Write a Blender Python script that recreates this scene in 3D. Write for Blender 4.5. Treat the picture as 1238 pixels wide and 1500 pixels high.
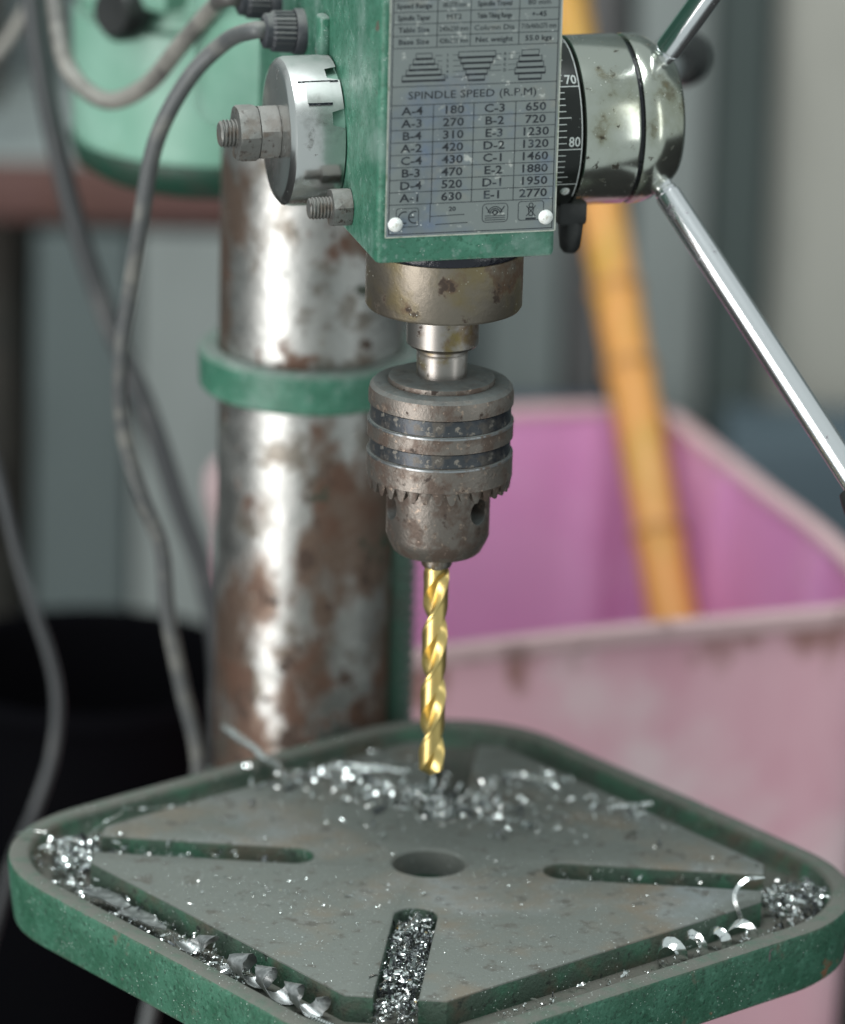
import bpy, bmesh, math, random
import numpy as np
from mathutils import Vector, Matrix, noise
from mathutils.geometry import tessellate_polygon

for o in list(bpy.data.objects): bpy.data.objects.remove(o, do_unlink=True)
SC = bpy.context.scene
COL = SC.collection
random.seed(7); RNG = np.random.default_rng(7)
PI = math.pi
MM = 0.001

# ------------------------------------------------------------------ camera
CAM_POS = Vector((-5.661, -1748.36, 721.40)) * MM
PITCH, ROLL = 0.3221, 0.0259
cam_d = bpy.data.cameras.new('camera'); cam = bpy.data.objects.new('camera', cam_d); COL.objects.link(cam)
fw = Vector((0, math.cos(PITCH), -math.sin(PITCH))); up = Vector((0, math.sin(PITCH), math.cos(PITCH))); rt = Vector((1, 0, 0))
rt2 = rt*math.cos(ROLL) + up*math.sin(ROLL); up2 = -rt*math.sin(ROLL) + up*math.cos(ROLL)
M = Matrix((rt2, up2, -fw)).transposed().to_4x4(); M.translation = CAM_POS
cam.matrix_world = M
cam_d.sensor_fit = 'VERTICAL'; cam_d.sensor_height = 36; cam_d.sensor_width = 36*845/1024
cam_d.lens = 7396.2/1500*36
cam_d.clip_start = 0.05; cam_d.clip_end = 50
cam_d.dof.use_dof = True; cam_d.dof.focus_distance = 1.80; cam_d.dof.aperture_fstop = 5.1
SC.camera = cam

# ------------------------------------------------------------------ light
W = bpy.data.worlds.new('World'); SC.world = W; W.use_nodes = True
bg = W.node_tree.nodes['Background']; bg.inputs[0].default_value = (0.82, 0.93, 0.93, 1); bg.inputs[1].default_value = 0.60

def area(name, pos, target, sx, sy, power, col):
    d = bpy.data.lights.new(name, 'AREA'); d.shape = 'RECTANGLE'; d.size = sx; d.size_y = sy; d.energy = power; d.color = col
    o = bpy.data.objects.new(name, d); COL.objects.link(o); o.location = pos
    o.rotation_euler = (Vector(target)-Vector(pos)).to_track_quat('-Z', 'Y').to_euler()
    return o
area('doorway_light', (-1.75, -1.70, -0.05), (0, 0, -0.05), 1.25, 2.5, 58, (1.0, 0.99, 0.97))
area('skylight', (-0.25, -0.25, 2.3), (0, 0, 0), 1.3, 1.0, 50, (0.93, 1.0, 1.0))
area('side_fill_light', (1.9, -1.1, 0.5), (0.1, 0, 0.15), 0.3, 1.6, 5, (0.97, 1.0, 1.0))  # dim fill added from the right for the hub end, no known window
SC.view_settings.view_transform = 'Standard'; SC.view_settings.look = 'None'
SC.view_settings.gamma = 1; SC.view_settings.use_curve_mapping = False; SC.view_settings.exposure = 0
SC.render.resolution_x = 845; SC.render.resolution_y = 1024
SC.render.engine = 'CYCLES'

# ------------------------------------------------------------------ materials
def srgb(r, g, b):
    f = lambda c: (c/255/12.92) if c/255 <= .04045 else ((c/255+.055)/1.055)**2.4
    return (f(r), f(g), f(b), 1)
class NT:
    def __init__(s, name):
        s.m = bpy.data.materials.new(name); s.m.use_nodes = True; s.t = s.m.node_tree
        s.b = s.t.nodes['Principled BSDF']; s.tc = s.t.nodes.new('ShaderNodeTexCoord')
    def n(s, typ, **k):
        x = s.t.nodes.new(typ)
        for a, v in k.items(): setattr(x, a, v)
        return x
    def l(s, a, b): s.t.links.new(a, b)
    def noise(s, scale, detail=4, rough=.55, stretch=None):
        x = s.n('ShaderNodeTexNoise'); x.inputs['Scale'].default_value = scale; x.inputs['Detail'].default_value = detail
        x.inputs['Roughness'].default_value = rough
        v = s.tc.outputs['Object']
        if stretch:
            mp = s.n('ShaderNodeMapping', vector_type='TEXTURE' if False else 'POINT'); mp.inputs['Scale'].default_value = stretch[:3]; mp.inputs['Rotation'].default_value = (0, 0, stretch[3] if len(stretch) > 3 else 0); s.l(v, mp.inputs[0]); v = mp.outputs[0]
        s.l(v, x.inputs['Vector']); return x.outputs['Fac']
    def ramp(s, v, lo, hi, a=0., b=1.):
        x = s.n('ShaderNodeMapRange', interpolation_type='SMOOTHSTEP'); x.inputs[1].default_value = lo; x.inputs[2].default_value = hi
        x.inputs[3].default_value = a; x.inputs[4].default_value = b; s.l(v, x.inputs[0]); return x.outputs[0]
    def math(s, op, a, b):
        x = s.n('ShaderNodeMath', operation=op)
        for i, q in enumerate((a, b)):
            if isinstance(q, (int, float)): x.inputs[i].default_value = q
            else: s.l(q, x.inputs[i])
        return x.outputs[0]
    def mix(s, f, a, b):
        x = s.n('ShaderNodeMix', data_type='RGBA')
        if isinstance(f, (int, float)): x.inputs[0].default_value = f
        else: s.l(f, x.inputs[0])
        for i, q in ((6, a), (7, b)):
            if isinstance(q, tuple): x.inputs[i].default_value = q
            else: s.l(q, x.inputs[i])
        return x.outputs[2]
    def fmix(s, f, a, b):
        x = s.n('ShaderNodeMix', data_type='FLOAT'); s.l(f, x.inputs[0])
        for i, q in ((2, a), (3, b)):
            if isinstance(q, (int, float)): x.inputs[i].default_value = q
            else: s.l(q, x.inputs[i])
        return x.outputs[0]
    def specks(s, scale, size):
        x = s.n('ShaderNodeTexVoronoi'); x.inputs['Scale'].default_value = scale; s.l(s.tc.outputs['Object'], x.inputs['Vector'])
        a = s.ramp(x.outputs['Distance'], size*.6, size, 1, 0)
        k = s.ramp(s.noise(scale*.13, 2), .5, .62); return s.math('MULTIPLY', a, k)

DUST = (0.30, 0.31, 0.30, 1)
def make(name, base, metal=0., rough=.5, layers=(), bump=None, dust=0., speck=None, rvar=.0, spec=.5, coat=0., dustcol=DUST, stretch=None, bump2=None, wear=None):
    """layers: (colour, scale, lo, hi, metal, rough[, stretch]) patches laid over the base"""
    q = NT(name); c = base; me = metal; ro = rough
    first = True
    def val(x): return x
    col = base; mv = None; rv = None
    cur_m = metal; cur_r = rough
    for L in layers:
        colr, sc_, lo, hi, lm, lr = L[:6]; st = L[6] if len(L) > 6 else None
        nz = q.noise(sc_, 5, .6, st)
        if len(L) > 7:                                   # more of it toward one end of the thing (wear)
            so = q.n('ShaderNodeSeparateXYZ'); q.l(q.tc.outputs['Object'], so.inputs[0])
            nz = q.math('ADD', nz, q.ramp(so.outputs['Z'], L[7][0], L[7][1], L[7][2], L[7][3]))
        f = q.ramp(nz, lo, hi)
        col = q.mix(f, col, colr); cur_m = q.fmix(f, cur_m, lm); cur_r = q.fmix(f, cur_r, lr)
    if wear:                                             # paint knocked off along the edges
        bv = q.n('ShaderNodeBevel', samples=6); bv.inputs['Radius'].default_value = wear[1]
        gg = q.n('ShaderNodeNewGeometry'); dt = q.n('ShaderNodeVectorMath', operation='DOT_PRODUCT'); q.l(bv.outputs[0], dt.inputs[0]); q.l(gg.outputs['Normal'], dt.inputs[1])
        e = q.ramp(dt.outputs['Value'], .80, .995, 1, 0); f = q.math('MULTIPLY', e, q.ramp(q.noise(170, 6, .65), .44, .54))
        col = q.mix(f, col, wear[0]); cur_m = q.fmix(f, cur_m, .35); cur_r = q.fmix(f, cur_r, .5)
    if dust > 0:
        g = q.n('ShaderNodeNewGeometry'); sp = q.n('ShaderNodeSeparateXYZ'); q.l(g.outputs['Normal'], sp.inputs[0])
        f = q.ramp(sp.outputs['Z'], .25, .95, 0, dust)
        f = q.math('MULTIPLY', f, q.ramp(q.noise(160, 5), .25, .6, .55, 1))
        col = q.mix(f, col, dustcol); cur_m = q.fmix(f, cur_m, 0.); cur_r = q.fmix(f, cur_r, .9)
    if speck:
        f = q.specks(speck[0], speck[1])
        col = q.mix(f, col, speck[2] if len(speck) > 2 else (.7, .75, .72, 1)); cur_m = q.fmix(f, cur_m, 0.); cur_r = q.fmix(f, cur_r, .6)
    if rvar:
        f = q.noise(90, 4); rr = q.ramp(f, .3, .7, -rvar, rvar)
        cur_r = q.math('ADD', cur_r, rr)
    for key, x in (('Base Color', col), ('Metallic', cur_m), ('Roughness', cur_r)):
        if isinstance(x, (tuple, float, int)): q.b.inputs[key].default_value = x
        else: q.l(x, q.b.inputs[key])
    q.b.inputs['Specular IOR Level'].default_value = spec; q.b.inputs['Coat Weight'].default_value = coat
    nrm = None
    for B in (bump, bump2):
        if B:
            bp = q.n('ShaderNodeBump'); bp.inputs['Strength'].default_value = B[1]; bp.inputs['Distance'].default_value = B[2]
            q.l(q.noise(B[0], 4, .6, B[3] if len(B) > 3 else None), bp.inputs['Height'])
            if nrm: q.l(nrm, bp.inputs['Normal'])
            nrm = bp.outputs[0]
    if nrm: q.l(nrm, q.b.inputs['Normal'])
    return q.m

G1 = srgb(56, 108, 88); G2 = srgb(74, 126, 106); RUST = srgb(104, 66, 42); GR = srgb(108, 104, 96)
M_ = {}
M_['green'] = make('green_hammer_paint', G1, 0, .42, [(G2, 120, .42, .68, 0, .45), (srgb(42, 92, 72), 600, .48, .66, 0, .5), (srgb(98, 130, 118), 300, .56, .70, 0, .6), (srgb(104, 132, 122), 30, .5, .74, 0, .6), (srgb(88, 84, 72), 90, .69, .71, .1, .7)],
                   bump=(520, .35, .0006), dust=.75, speck=(900, .16), rvar=.08, wear=(srgb(150, 158, 148), .0022))
M_['green_table'] = make('green_table_paint', srgb(42, 86, 66), 0, .45, [(srgb(54, 100, 80), 60, .42, .62, 0, .5), (srgb(70, 116, 96), 380, .54, .70, 0, .55), (srgb(32, 68, 52), 520, .52, .66, 0, .5), (srgb(84, 84, 70), 38, .63, .70, 0, .8), (srgb(112, 76, 50), 31, .68, .71, 0, .85), (srgb(92, 92, 88), 140, .69, .71, .3, .6)],
                   bump=(650, .55, .0008), dust=.98, speck=(700, .15), rvar=.08, wear=(srgb(104, 100, 92), .0035), dustcol=srgb(98, 98, 92))
M_['green_dirty'] = make('grimy_green_paint', srgb(58, 76, 64), 0, .6, [(srgb(52, 92, 72), 45, .48, .64, 0, .5), (srgb(78, 72, 60), 30, .5, .66, 0, .75), (srgb(34, 42, 36), 300, .55, .7, 0, .7)], bump=(700, .6, .0008), dust=.95, speck=(600, .15), dustcol=srgb(88, 86, 80))
M_['green_dark'] = make('dark_green_paint', srgb(28, 66, 52), 0, .5, [(srgb(44, 60, 50), 100, .45, .65, 0, .6)], bump=(500, .3, .0005), dust=.4)
M_['green_motor'] = make('motor_green_enamel', srgb(120, 166, 146), 0, .4, [(srgb(142, 182, 165), 12, .4, .65, 0, .3), (srgb(120, 120, 60), 40, .66, .74, 0, .7)], dust=.3)
M_['iron'] = make('worn_cast_iron', srgb(102, 106, 101), .12, .62, [(srgb(112, 103, 90), 16, .47, .67, .1, .7), (srgb(124, 130, 130), 14, .52, .72, .15, .55), (srgb(84, 82, 76), 110, .54, .70, .1, .75), (srgb(70, 68, 62), 36, .66, .74, .1, .7), (srgb(146, 150, 148), 700, .60, .70, .2, .5)],
                  bump=(900, .5, .0005), bump2=(60, .3, .0008), speck=(420, .14, (.6, .63, .62, 1)), rvar=.06)
M_['column'] = make('rusty_chrome', (.42, .415, .40, 1), 1, .40,
                    [(srgb(120, 114, 106), 40, .50, .62, .8, .42), (srgb(116, 98, 87), 22, .51, .62, .75, .45, (1, 1, .6), (-.08, .08, .13, .0)), (srgb(98, 74, 62), 34, .58, .66, .45, .52, (1, 1, .7), (-.10, .08, .10, .0)),
                     (srgb(70, 54, 45), 90, .64, .70, .2, .65, (1, 1, .8), (-.10, .10, .09, .02)), (srgb(150, 146, 138), 150, .66, .70, .8, .35), (srgb(52, 58, 46), 46, .63, .67, 0, .7), (srgb(90, 88, 84), 60, .60, .66, .7, .5, (1, 1, .04))],
                    bump=(260, .35, .0008), rvar=.06)
M_['steel'] = make('oiled_steel', (.30, .275, .255, 1), 1, .36, [(srgb(104, 84, 66), 70, .5, .66, .8, .4), (srgb(126, 112, 74), 42, .56, .68, .85, .36), (srgb(60, 48, 40), 180, .62, .7, .3, .6)], bump=(240, .12, .0003, (1, 1, 6)), speck=(500, .1, (.6, .58, .5, 1)))
M_['collar'] = make('brown_stained_steel', (.22, .19, .155, 1), .9, .42, [(srgb(124, 112, 86), 38, .42, .62, .8, .45), (srgb(92, 70, 54), 60, .52, .62, .5, .55), (srgb(134, 128, 116), 30, .58, .72, .9, .36), (srgb(58, 46, 38), 120, .60, .68, .3, .65)], bump=(300, .4, .0004), speck=(600, .14, (.62, .62, .56, 1)))
M_['chuck'] = make('brown_chuck_steel', (.20, .175, .155, 1), .85, .42, [(srgb(96, 82, 74), 130, .44, .62, .6, .5), (srgb(160, 142, 128), 420, .58, .68, .8, .4), (srgb(60, 48, 42), 210, .58, .68, .3, .65)],
                   bump=(900, .35, .0005), dust=.75, dustcol=srgb(112, 120, 120))
M_['groove'] = make('blackened_steel', (.07, .075, .082, 1), .7, .4, [(srgb(96, 90, 84), 130, .5, .62, .5, .5), (srgb(128, 122, 114), 420, .56, .64, .4, .6), (srgb(40, 44, 54), 60, .4, .7, .8, .3)], bump=(500, .3, .0004))
M_['edge'] = make('edge_highlight_steel', (.36, .37, .38, 1), 1, .36, [(srgb(110, 98, 90), 120, .5, .62, .6, .5)])  # paler than the chuck: groove-edge highlight put into the colour
M_['gold'] = make('titanium_nitride_gold', (.76, .57, .22, 1), 1, .33, [((.80, .50, .16, 1), 60, .5, .75, 1, .3)], bump=(1500, .06, .0002))
M_['chrome'] = make('polished_chrome', (.66, .66, .65, 1), 1, .2, [(srgb(140, 140, 136), 45, .5, .7, 1, .3), (srgb(96, 94, 92), 70, .6, .7, .8, .4), (srgb(50, 48, 50), 160, .66, .72, .3, .5)], bump=(220, .05, .0004), dust=.4, dustcol=srgb(122, 122, 120))
M_['nickel'] = make('nickel_plate', (.54, .56, .50, 1), 1, .17, [(srgb(160, 162, 142), 30, .45, .7, 1, .26), (srgb(128, 124, 106), 60, .56, .66, .9, .34), (srgb(60, 54, 44), 240, .63, .69, .2, .6), (srgb(140, 118, 60), 60, .66, .72, .6, .4)], bump=(120, .05, .0006), speck=(500, .12, (.7, .72, .66, 1)))
M_['rod'] = make('chrome_rod', (.90, .90, .92, 1), 1, .2, [(srgb(120, 116, 122), 130, .63, .7, .7, .4)], bump=(200, .03, .0003))
M_['black'] = make('black_plastic', (.012, .013, .013, 1), 0, .42, [(srgb(60, 60, 58), 120, .5, .8, 0, .6)], bump=(400, .15, .0004))
M_['dial'] = make('black_dial_enamel', (.014, .016, .014, 1), .2, .3, [(srgb(58, 56, 44), 80, .6, .75, .1, .5)], speck=(600, .12))
M_['white'] = make('white_print', (.72, .74, .72, 1), 0, .5)
M_['rivet'] = make('white_rivet', (.74, .76, .74, 1), 0, .35, [(srgb(170, 165, 150), 400, .5, .7, 0, .5)])
M_['dustnut'] = make('dusty_zinc', (.20, .20, .19, 1), .75, .45, [(srgb(92, 84, 76), 160, .45, .65, .3, .6), (srgb(58, 52, 48), 420, .55, .68, .2, .7)], bump=(500, .5, .0005), dust=.85, dustcol=srgb(134, 131, 127))
M_['plate'] = make('aluminium_nameplate', (.20, .225, .22, 1), .45, .45, [(srgb(104, 118, 140), 24, .5, .68, .5, .42), (srgb(138, 136, 126), 45, .52, .72, .3, .5), (srgb(160, 164, 160), 260, .62, .70, .1, .6), (srgb(104, 112, 114), 18, .52, .70, .3, .5)], bump=(700, .12, .0002), speck=(520, .12, (.75, .78, .76, 1)))
M_['plate_edge'] = make('bare_nameplate_edge', (.5, .52, .46, 1), .6, .4, [(srgb(120, 130, 110), 200, .45, .7, .2, .5)])
M_['ink'] = make('faded_black_ink', srgb(26, 31, 37), 0, .55, [(srgb(62, 70, 76), 240, .54, .70, 0, .6)])
M_['grease'] = make('black_grease', (.01, .01, .016, 1), .1, .18, bump=(220, .6, .0012))
M_['cable'] = make('grey_rubber_cable', srgb(84, 86, 87), 0, .45, [(srgb(116, 115, 110), 60, .45, .7, 0, .55)], bump=(120, .2, .0008), dust=.7, dustcol=srgb(140, 138, 132))
M_['cable_pale'] = make('pale_grey_cable', srgb(134, 131, 125), 0, .45, [(srgb(80, 78, 76), 14, .46, .58, 0, .5)], bump=(120, .2, .0008))
M_['cable_dark'] = make('dark_grey_cable', srgb(66, 68, 70), 0, .5, [(srgb(92, 92, 92), 30, .5, .7, 0, .55)], dust=.5)
M_['gland'] = make('dusty_black_nylon', srgb(48, 51, 56), 0, .5, [(srgb(72, 74, 76), 120, .5, .7, 0, .6)], dust=.9, dustcol=srgb(120, 120, 118))
M_['swarf'] = make('bright_steel_swarf', (.90, .93, .92, 1), 1, .14, [((.40, .42, .44, 1), 500, .54, .66, 1, .25)])
M_['swarf_dull'] = make('dull_steel_swarf', (.40, .41, .41, 1), .9, .38, [((.55, .56, .56, 1), 300, .45, .65, .8, .42)], bump=(1200, .15, .0003))
M_['swarf_dark'] = make('oily_dark_swarf', (.05, .055, .06, 1), .7, .35, [((.3, .32, .33, 1), 900, .5, .6, 1, .3)])
M_['grit'] = make('grey_metal_grit', (.34, .36, .36, 1), .7, .4, [((.12, .12, .12, 1), 900, .5, .6, .5, .5)])
M_['pink_out'] = make('lit_dusty_pink_plastic', srgb(230, 180, 192), 0, .6, [(srgb(224, 168, 182), 14, .5, .66, 0, .6, (1, 1, .35)), (srgb(236, 208, 212), 9, .52, .7, 0, .7), (srgb(172, 128, 124), 26, .64, .76, 0, .8, (1, 1, .5), (.13, .18, .0, .16))], bump=(30, .1, .001))  # paler than the inside: dust plus the outside's lighting put into the colour
M_['magenta'] = make('shaded_magenta_plastic', srgb(214, 146, 194), 0, .45, [(srgb(220, 162, 202), 8, .45, .65, 0, .45)])  # same plastic as outside, with the inside's shade put into the colour
M_['rim_dirt'] = make('dirty_pink_rim', srgb(200, 168, 170), 0, .7, [(srgb(140, 112, 108), 40, .55, .68, 0, .8)])
M_['bamboo'] = make('varnished_bamboo', srgb(204, 142, 70), 0, .5, [(srgb(180, 138, 44), 22, .48, .62, 0, .4, (1, 1, .1)), (srgb(210, 154, 88), 14, .52, .7, 0, .45, (1, 1, .2))], bump=(60, .1, .001))
M_['node'] = make('bamboo_node', srgb(178, 126, 66), 0, .5, [(srgb(150, 106, 58), 80, .5, .6, 0, .6)])
M_['black_rubber'] = make('black_rubber', (.004, .004, .005, 1), 0, .9, [(srgb(14, 14, 16), 20, .5, .7, 0, .9)], spec=.0)
M_['floor'] = make('dark_oily_concrete', (.013, .012, .012, 1), 0, .8, [((.024, .022, .021, 1), 6, .45, .65, 0, .8)], bump=(40, .2, .002))
M_['wallgrey'] = make('grey_plaster', srgb(104, 112, 112), 0, .8, [(srgb(84, 92, 92), 5, .45, .65, 0, .8), (srgb(122, 120, 114), 9, .55, .7, 0, .8)], bump=(80, .1, .001))
def sheet_mat(n, c): return make(n, c, 0, .65, [(tuple(x*.8 for x in c[:3])+(1,), 7, .45, .65, 0, .7, (1, 1, .3))])
M_['beam'] = make('red_brown_paint', srgb(92, 64, 60), 0, .6, [(srgb(88, 60, 54), 12, .45, .65, 0, .7)])
M_['bench'] = make('grey_bench_top', srgb(140, 146, 144), 0, .55, [(srgb(116, 122, 122), 9, .45, .65, 0, .6)])
M_['post'] = make('brown_black_post', srgb(38, 38, 34), 0, .7, [(srgb(52, 47, 41), 14, .45, .65, 0, .7)])
M_['bluegrey'] = make('blue_grey_enamel', srgb(92, 98, 116), .3, .4, [(srgb(70, 74, 88), 20, .45, .65, .3, .5)])

# ------------------------------------------------------------------ mesh helpers (all lengths in millimetres, world axes)
WL = {}   # world location of each object's origin (mm)
class MB:
    def __init__(s): s.v = []; s.f = []; s.mi = []
    def add(s, v, f, mi=0):
        k = len(s.v); s.v += [tuple(p) for p in v]; s.f += [tuple(i+k for i in q) for q in f]; s.mi += [mi]*len(f); return s
    def obj(s, name, mat, parent=None, smooth=38, origin=None, merge=False):
        v = np.array(s.v, float); 
        if origin is None:
            lo, hi = v.min(0), v.max(0); origin = np.array([(lo[0]+hi[0])/2, (lo[1]+hi[1])/2, lo[2] if parent is None else (lo[2]+hi[2])/2])
        origin = np.array(origin, float)
        me = bpy.data.meshes.new(name); me.from_pydata(((v-origin)*MM).tolist(), [], s.f); 
        mats = mat if isinstance(mat, (list, tuple)) else [mat]
        for m in mats: me.materials.append(m)
        if len(mats) > 1: me.polygons.foreach_set('material_index', s.mi)
        bm = bmesh.new(); bm.from_mesh(me)
        if merge: bmesh.ops.remove_doubles(bm, verts=bm.verts, dist=1e-6)
        bmesh.ops.recalc_face_normals(bm, faces=bm.faces)
        if smooth:
            for f in bm.faces: f.smooth = True
            ca = math.radians(smooth)
            for e in bm.edges:
                e.smooth = e.is_manifold and e.calc_face_angle(PI) < ca
        bm.to_mesh(me); bm.free(); me.update()
        o = bpy.data.objects.new(name, me); COL.objects.link(o)
        pl = np.zeros(3)
        if parent is not None: o.parent = parent; pl = WL[parent.name]
        o.location = (origin-pl)*MM; WL[o.name] = origin
        return o
def empty(name, loc, label, cat, group=None):
    o = bpy.data.objects.new(name, None); COL.objects.link(o); o.location = np.array(loc)*MM; WL[o.name] = np.array(loc, float)
    o.empty_display_size = .02; tag(o, label, cat, group); return o
def tag(o, label=None, cat=None, group=None, kind=None):
    if label: o['label'] = label
    if cat: o['category'] = cat
    if group: o['group'] = group
    if kind: o['kind'] = kind
    return o

A15 = math.radians(15)
U = np.array([math.cos(A15), math.sin(A15), 0]); WB = np.array([-math.sin(A15), math.cos(A15), 0]); ZV = np.array([0, 0, 1.])
def mp(u, w, z): return u*U + w*WB + z*ZV
def frame(o, ax, xref=None):
    """orthonormal frame with third axis ax"""
    a = np.array(ax, float); a /= np.linalg.norm(a)
    r = np.array(xref if xref is not None else ([0, 0, 1.] if abs(a[2]) < .9 else [0, -1., 0]), float)
    x = r-a*(r@a); x /= np.linalg.norm(x); y = np.cross(a, x); return np.array(o, float), x, y, a
def lathe(prof, fr, n=64, cap=True, a0=0., a1=2*PI, mi=0, mb=None):
    o, x, y, a = fr; mb = mb or MB(); v = []; f = []; full = abs(a1-a0-2*PI) < 1e-6; m = n if full else n+1
    for r, z in prof:
        for i in range(m):
            t = a0+(a1-a0)*i/n; v.append(o+x*r*math.cos(t)+y*r*math.sin(t)+a*z)
    for k in range(len(prof)-1):
        for i in range(n):
            j = (i+1) % m if full else i+1
            f.append((k*m+i, k*m+j, (k+1)*m+j, (k+1)*m+i))
    if cap and full:
        if prof[0][0] > 1e-6: f.append(tuple(range(m))[::-1])
        if prof[-1][0] > 1e-6: f.append(tuple((len(prof)-1)*m+i for i in range(m)))
    mb.add(v, f, mi); return mb
def boxc(c, ax, half, bev=0., seg=2):
    """bevelled box, centre c, axes ax (3 vecs), half sizes"""
    bm = bmesh.new(); bmesh.ops.create_cube(bm, size=2)
    for v in bm.verts: v.co = Vector((v.co.x*half[0], v.co.y*half[1], v.co.z*half[2]))
    if bev: bmesh.ops.bevel(bm, geom=list(bm.edges), offset=bev, segments=seg, affect='EDGES', profile=.5)
    bm.verts.index_update(); ax = [np.array(q, float) for q in ax]; c = np.array(c, float)
    v = [c+ax[0]*q.co.x+ax[1]*q.co.y+ax[2]*q.co.z for q in bm.verts]; f = [tuple(q.index for q in p.verts) for p in bm.faces]; bm.free()
    return v, f
def catmull(P, n=10):
    P = np.array(P, float); Q = np.vstack([2*P[0]-P[1], P, 2*P[-1]-P[-2]]); out = []
    for i in range(1, len(Q)-2):
        for t in np.linspace(0, 1, n, endpoint=False):
            a, b, c, d = Q[i-1:i+3]
            out.append(.5*((2*b)+(-a+c)*t+(2*a-5*b+4*c-d)*t*t+(-a+3*b-3*c+d)*t**3))
    out.append(P[-1]); return np.array(out)
def sweep(path, rad, n=14, mb=None, mi=0):
    path = np.array(path, float); m = len(path); mb = mb or MB(); T = np.gradient(path, axis=0); T /= np.linalg.norm(T, axis=1)[:, None]
    x = np.cross(T[0], [.3, .9, .2]); x /= np.linalg.norm(x); v = []; f = []
    rad = np.broadcast_to(rad, (m,))
    for i in range(m):
        x = x-T[i]*(x@T[i]); x /= np.linalg.norm(x); y = np.cross(T[i], x)
        for k in range(n):
            t = 2*PI*k/n; v.append(path[i]+rad[i]*(x*math.cos(t)+y*math.sin(t)))
    for i in range(m-1):
        for k in range(n): f.append((i*n+k, i*n+(k+1) % n, (i+1)*n+(k+1) % n, (i+1)*n+k))
    f.append(tuple(range(n))[::-1]); f.append(tuple((m-1)*n+k for k in range(n)))
    mb.add(v, f, mi); return mb
def offset_poly(P, d):
    """inset a counter-clockwise closed polygon by d"""
    P = np.array(P, float); out = []
    n = len(P)
    for i in range(n):
        a = P[i]-P[i-1]; b = P[(i+1) % n]-P[i]; a /= np.linalg.norm(a); b /= np.linalg.norm(b)
        na = np.array([-a[1], a[0]]); nb = np.array([-b[1], b[0]]); m = na+nb; m /= max(m@m, 1e-6)/2; out.append(P[i]+m*d)
    return np.array(out)
def tess(outer, holes, z, mb, flip=False, mi=0):
    loops = [[Vector((p[0], p[1], 0)) for p in outer]]+[[Vector((p[0], p[1], 0)) for p in h] for h in holes]
    tr = tessellate_polygon(loops); v = [(p.x, p.y, z) for L in loops for p in L]; mb.add(v, [t for t in tr], mi)
def strip(A, B, za, zb, mb, mi=0):
    n = len(A); v = [(p[0], p[1], za) for p in A]+[(p[0], p[1], zb) for p in B]
    mb.add(v, [(i, (i+1) % n, n+(i+1) % n, n+i) for i in range(n)], mi)
def circ2(c, r, n=48): return [(c[0]+r*math.cos(2*PI*i/n), c[1]+r*math.sin(2*PI*i/n)) for i in range(n)]

FLOOR = -400.
TH = 0.70
tx = np.array([math.cos(TH), math.sin(TH)]); ty = np.array([-math.sin(TH), math.cos(TH)])
def tb(p, q): return tx*p+ty*q

# ================================================================== the setting
mb = MB(); mb.add([(-2500, -330, FLOOR), (2500, -330, FLOOR), (2500, 1600, FLOOR), (-2500, 1600, FLOOR)], [(0, 1, 2, 3)])
tag(mb.obj('floor', M_['floor'], smooth=0), kind='structure')
mb = MB(); mb.add(*boxc((0, 1290, 500), np.eye(3), (2000, 40, 899)))
tag(mb.obj('wall_back', M_['wallgrey'], smooth=0), kind='structure')

# sheets of board and metal leaning side by side against the wall
def leaning(name, x0, x1, ybase, h, col, label, cat, thick=8, back=1249):
    mb = MB(); v, f = boxc(((x0+x1)/2, 0, h/2), np.eye(3), ((x1-x0)/2, thick/2, h/2), 1.2, 1)
    lean = math.atan2(back-ybase-thick, h); v = [np.array(p) for p in v]
    out = []
    for p in v:
        y = p[1]*math.cos(lean)+p[2]*math.sin(lean); z = p[2]*math.cos(lean)-p[1]*math.sin(lean)
        out.append((p[0], y+ybase, z+FLOOR+thick*math.sin(lean)))
    mb.add(out, f); o = mb.obj(name, sheet_mat(name+'_paint', col), smooth=20); tag(o, label, cat, 'boards and sheets standing in the background'); return o
leaning('metal_sheet', -226, -172, 945, 372, srgb(80, 90, 90), 'blue grey metal sheet leaning against the workbench beside the dark locker', 'sheet', 5, 984)
leaning('metal_sheet', -168, -40, 935, 374, srgb(124, 130, 128), 'pale grey sheet leaning against the workbench behind the steel column', 'sheet', 5, 984)
leaning('metal_sheet', 30, 74, 1160, 660, srgb(124, 130, 128), 'mid grey board leaning on the wall between column and bamboo pole', 'board')
leaning('metal_sheet', 78, 104, 1165, 680, srgb(88, 86, 86), 'narrow charcoal board leaning behind the bamboo pole', 'board')
leaning('metal_sheet', 116, 160, 1160, 660, srgb(128, 134, 132), 'grey board leaning on the wall just right of the bamboo pole', 'board')
leaning('metal_sheet', 163, 194, 1130, 700, srgb(56, 66, 64), 'dark green grey plank leaning between two pale boards', 'plank', 16)
leaning('metal_sheet', 199, 300, 1175, 760, srgb(160, 158, 150), 'wide pale beige board leaning behind the chrome feed lever', 'board')
mb = MB(); mb.add(*boxc((250, 1105, FLOOR+115), np.eye(3), (78, 40, 115), 3))
cab = empty('cabinet', (250, 1105, FLOOR), 'low blue grey cabinet in front of the pale beige board', 'cabinet')
mb.obj('body', sheet_mat('cabinet_blue_grey', srgb(78, 92, 100)), cab)
mb = MB(); mb.add(*boxc((250, 1063, FLOOR+112), np.eye(3), (70, 2.4, 104), 1)); mb.obj('door', sheet_mat('cabinet_door_grey', srgb(72, 86, 94)), cab)
mb = MB(); mb.add(*boxc((50, 1120, FLOOR+115), np.eye(3), (70, 30, 105+10), 3))
crate = empty('tool_crate', (50, 1120, FLOOR), 'dark blue grey crate on the floor behind the pink bin', 'crate')
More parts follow.
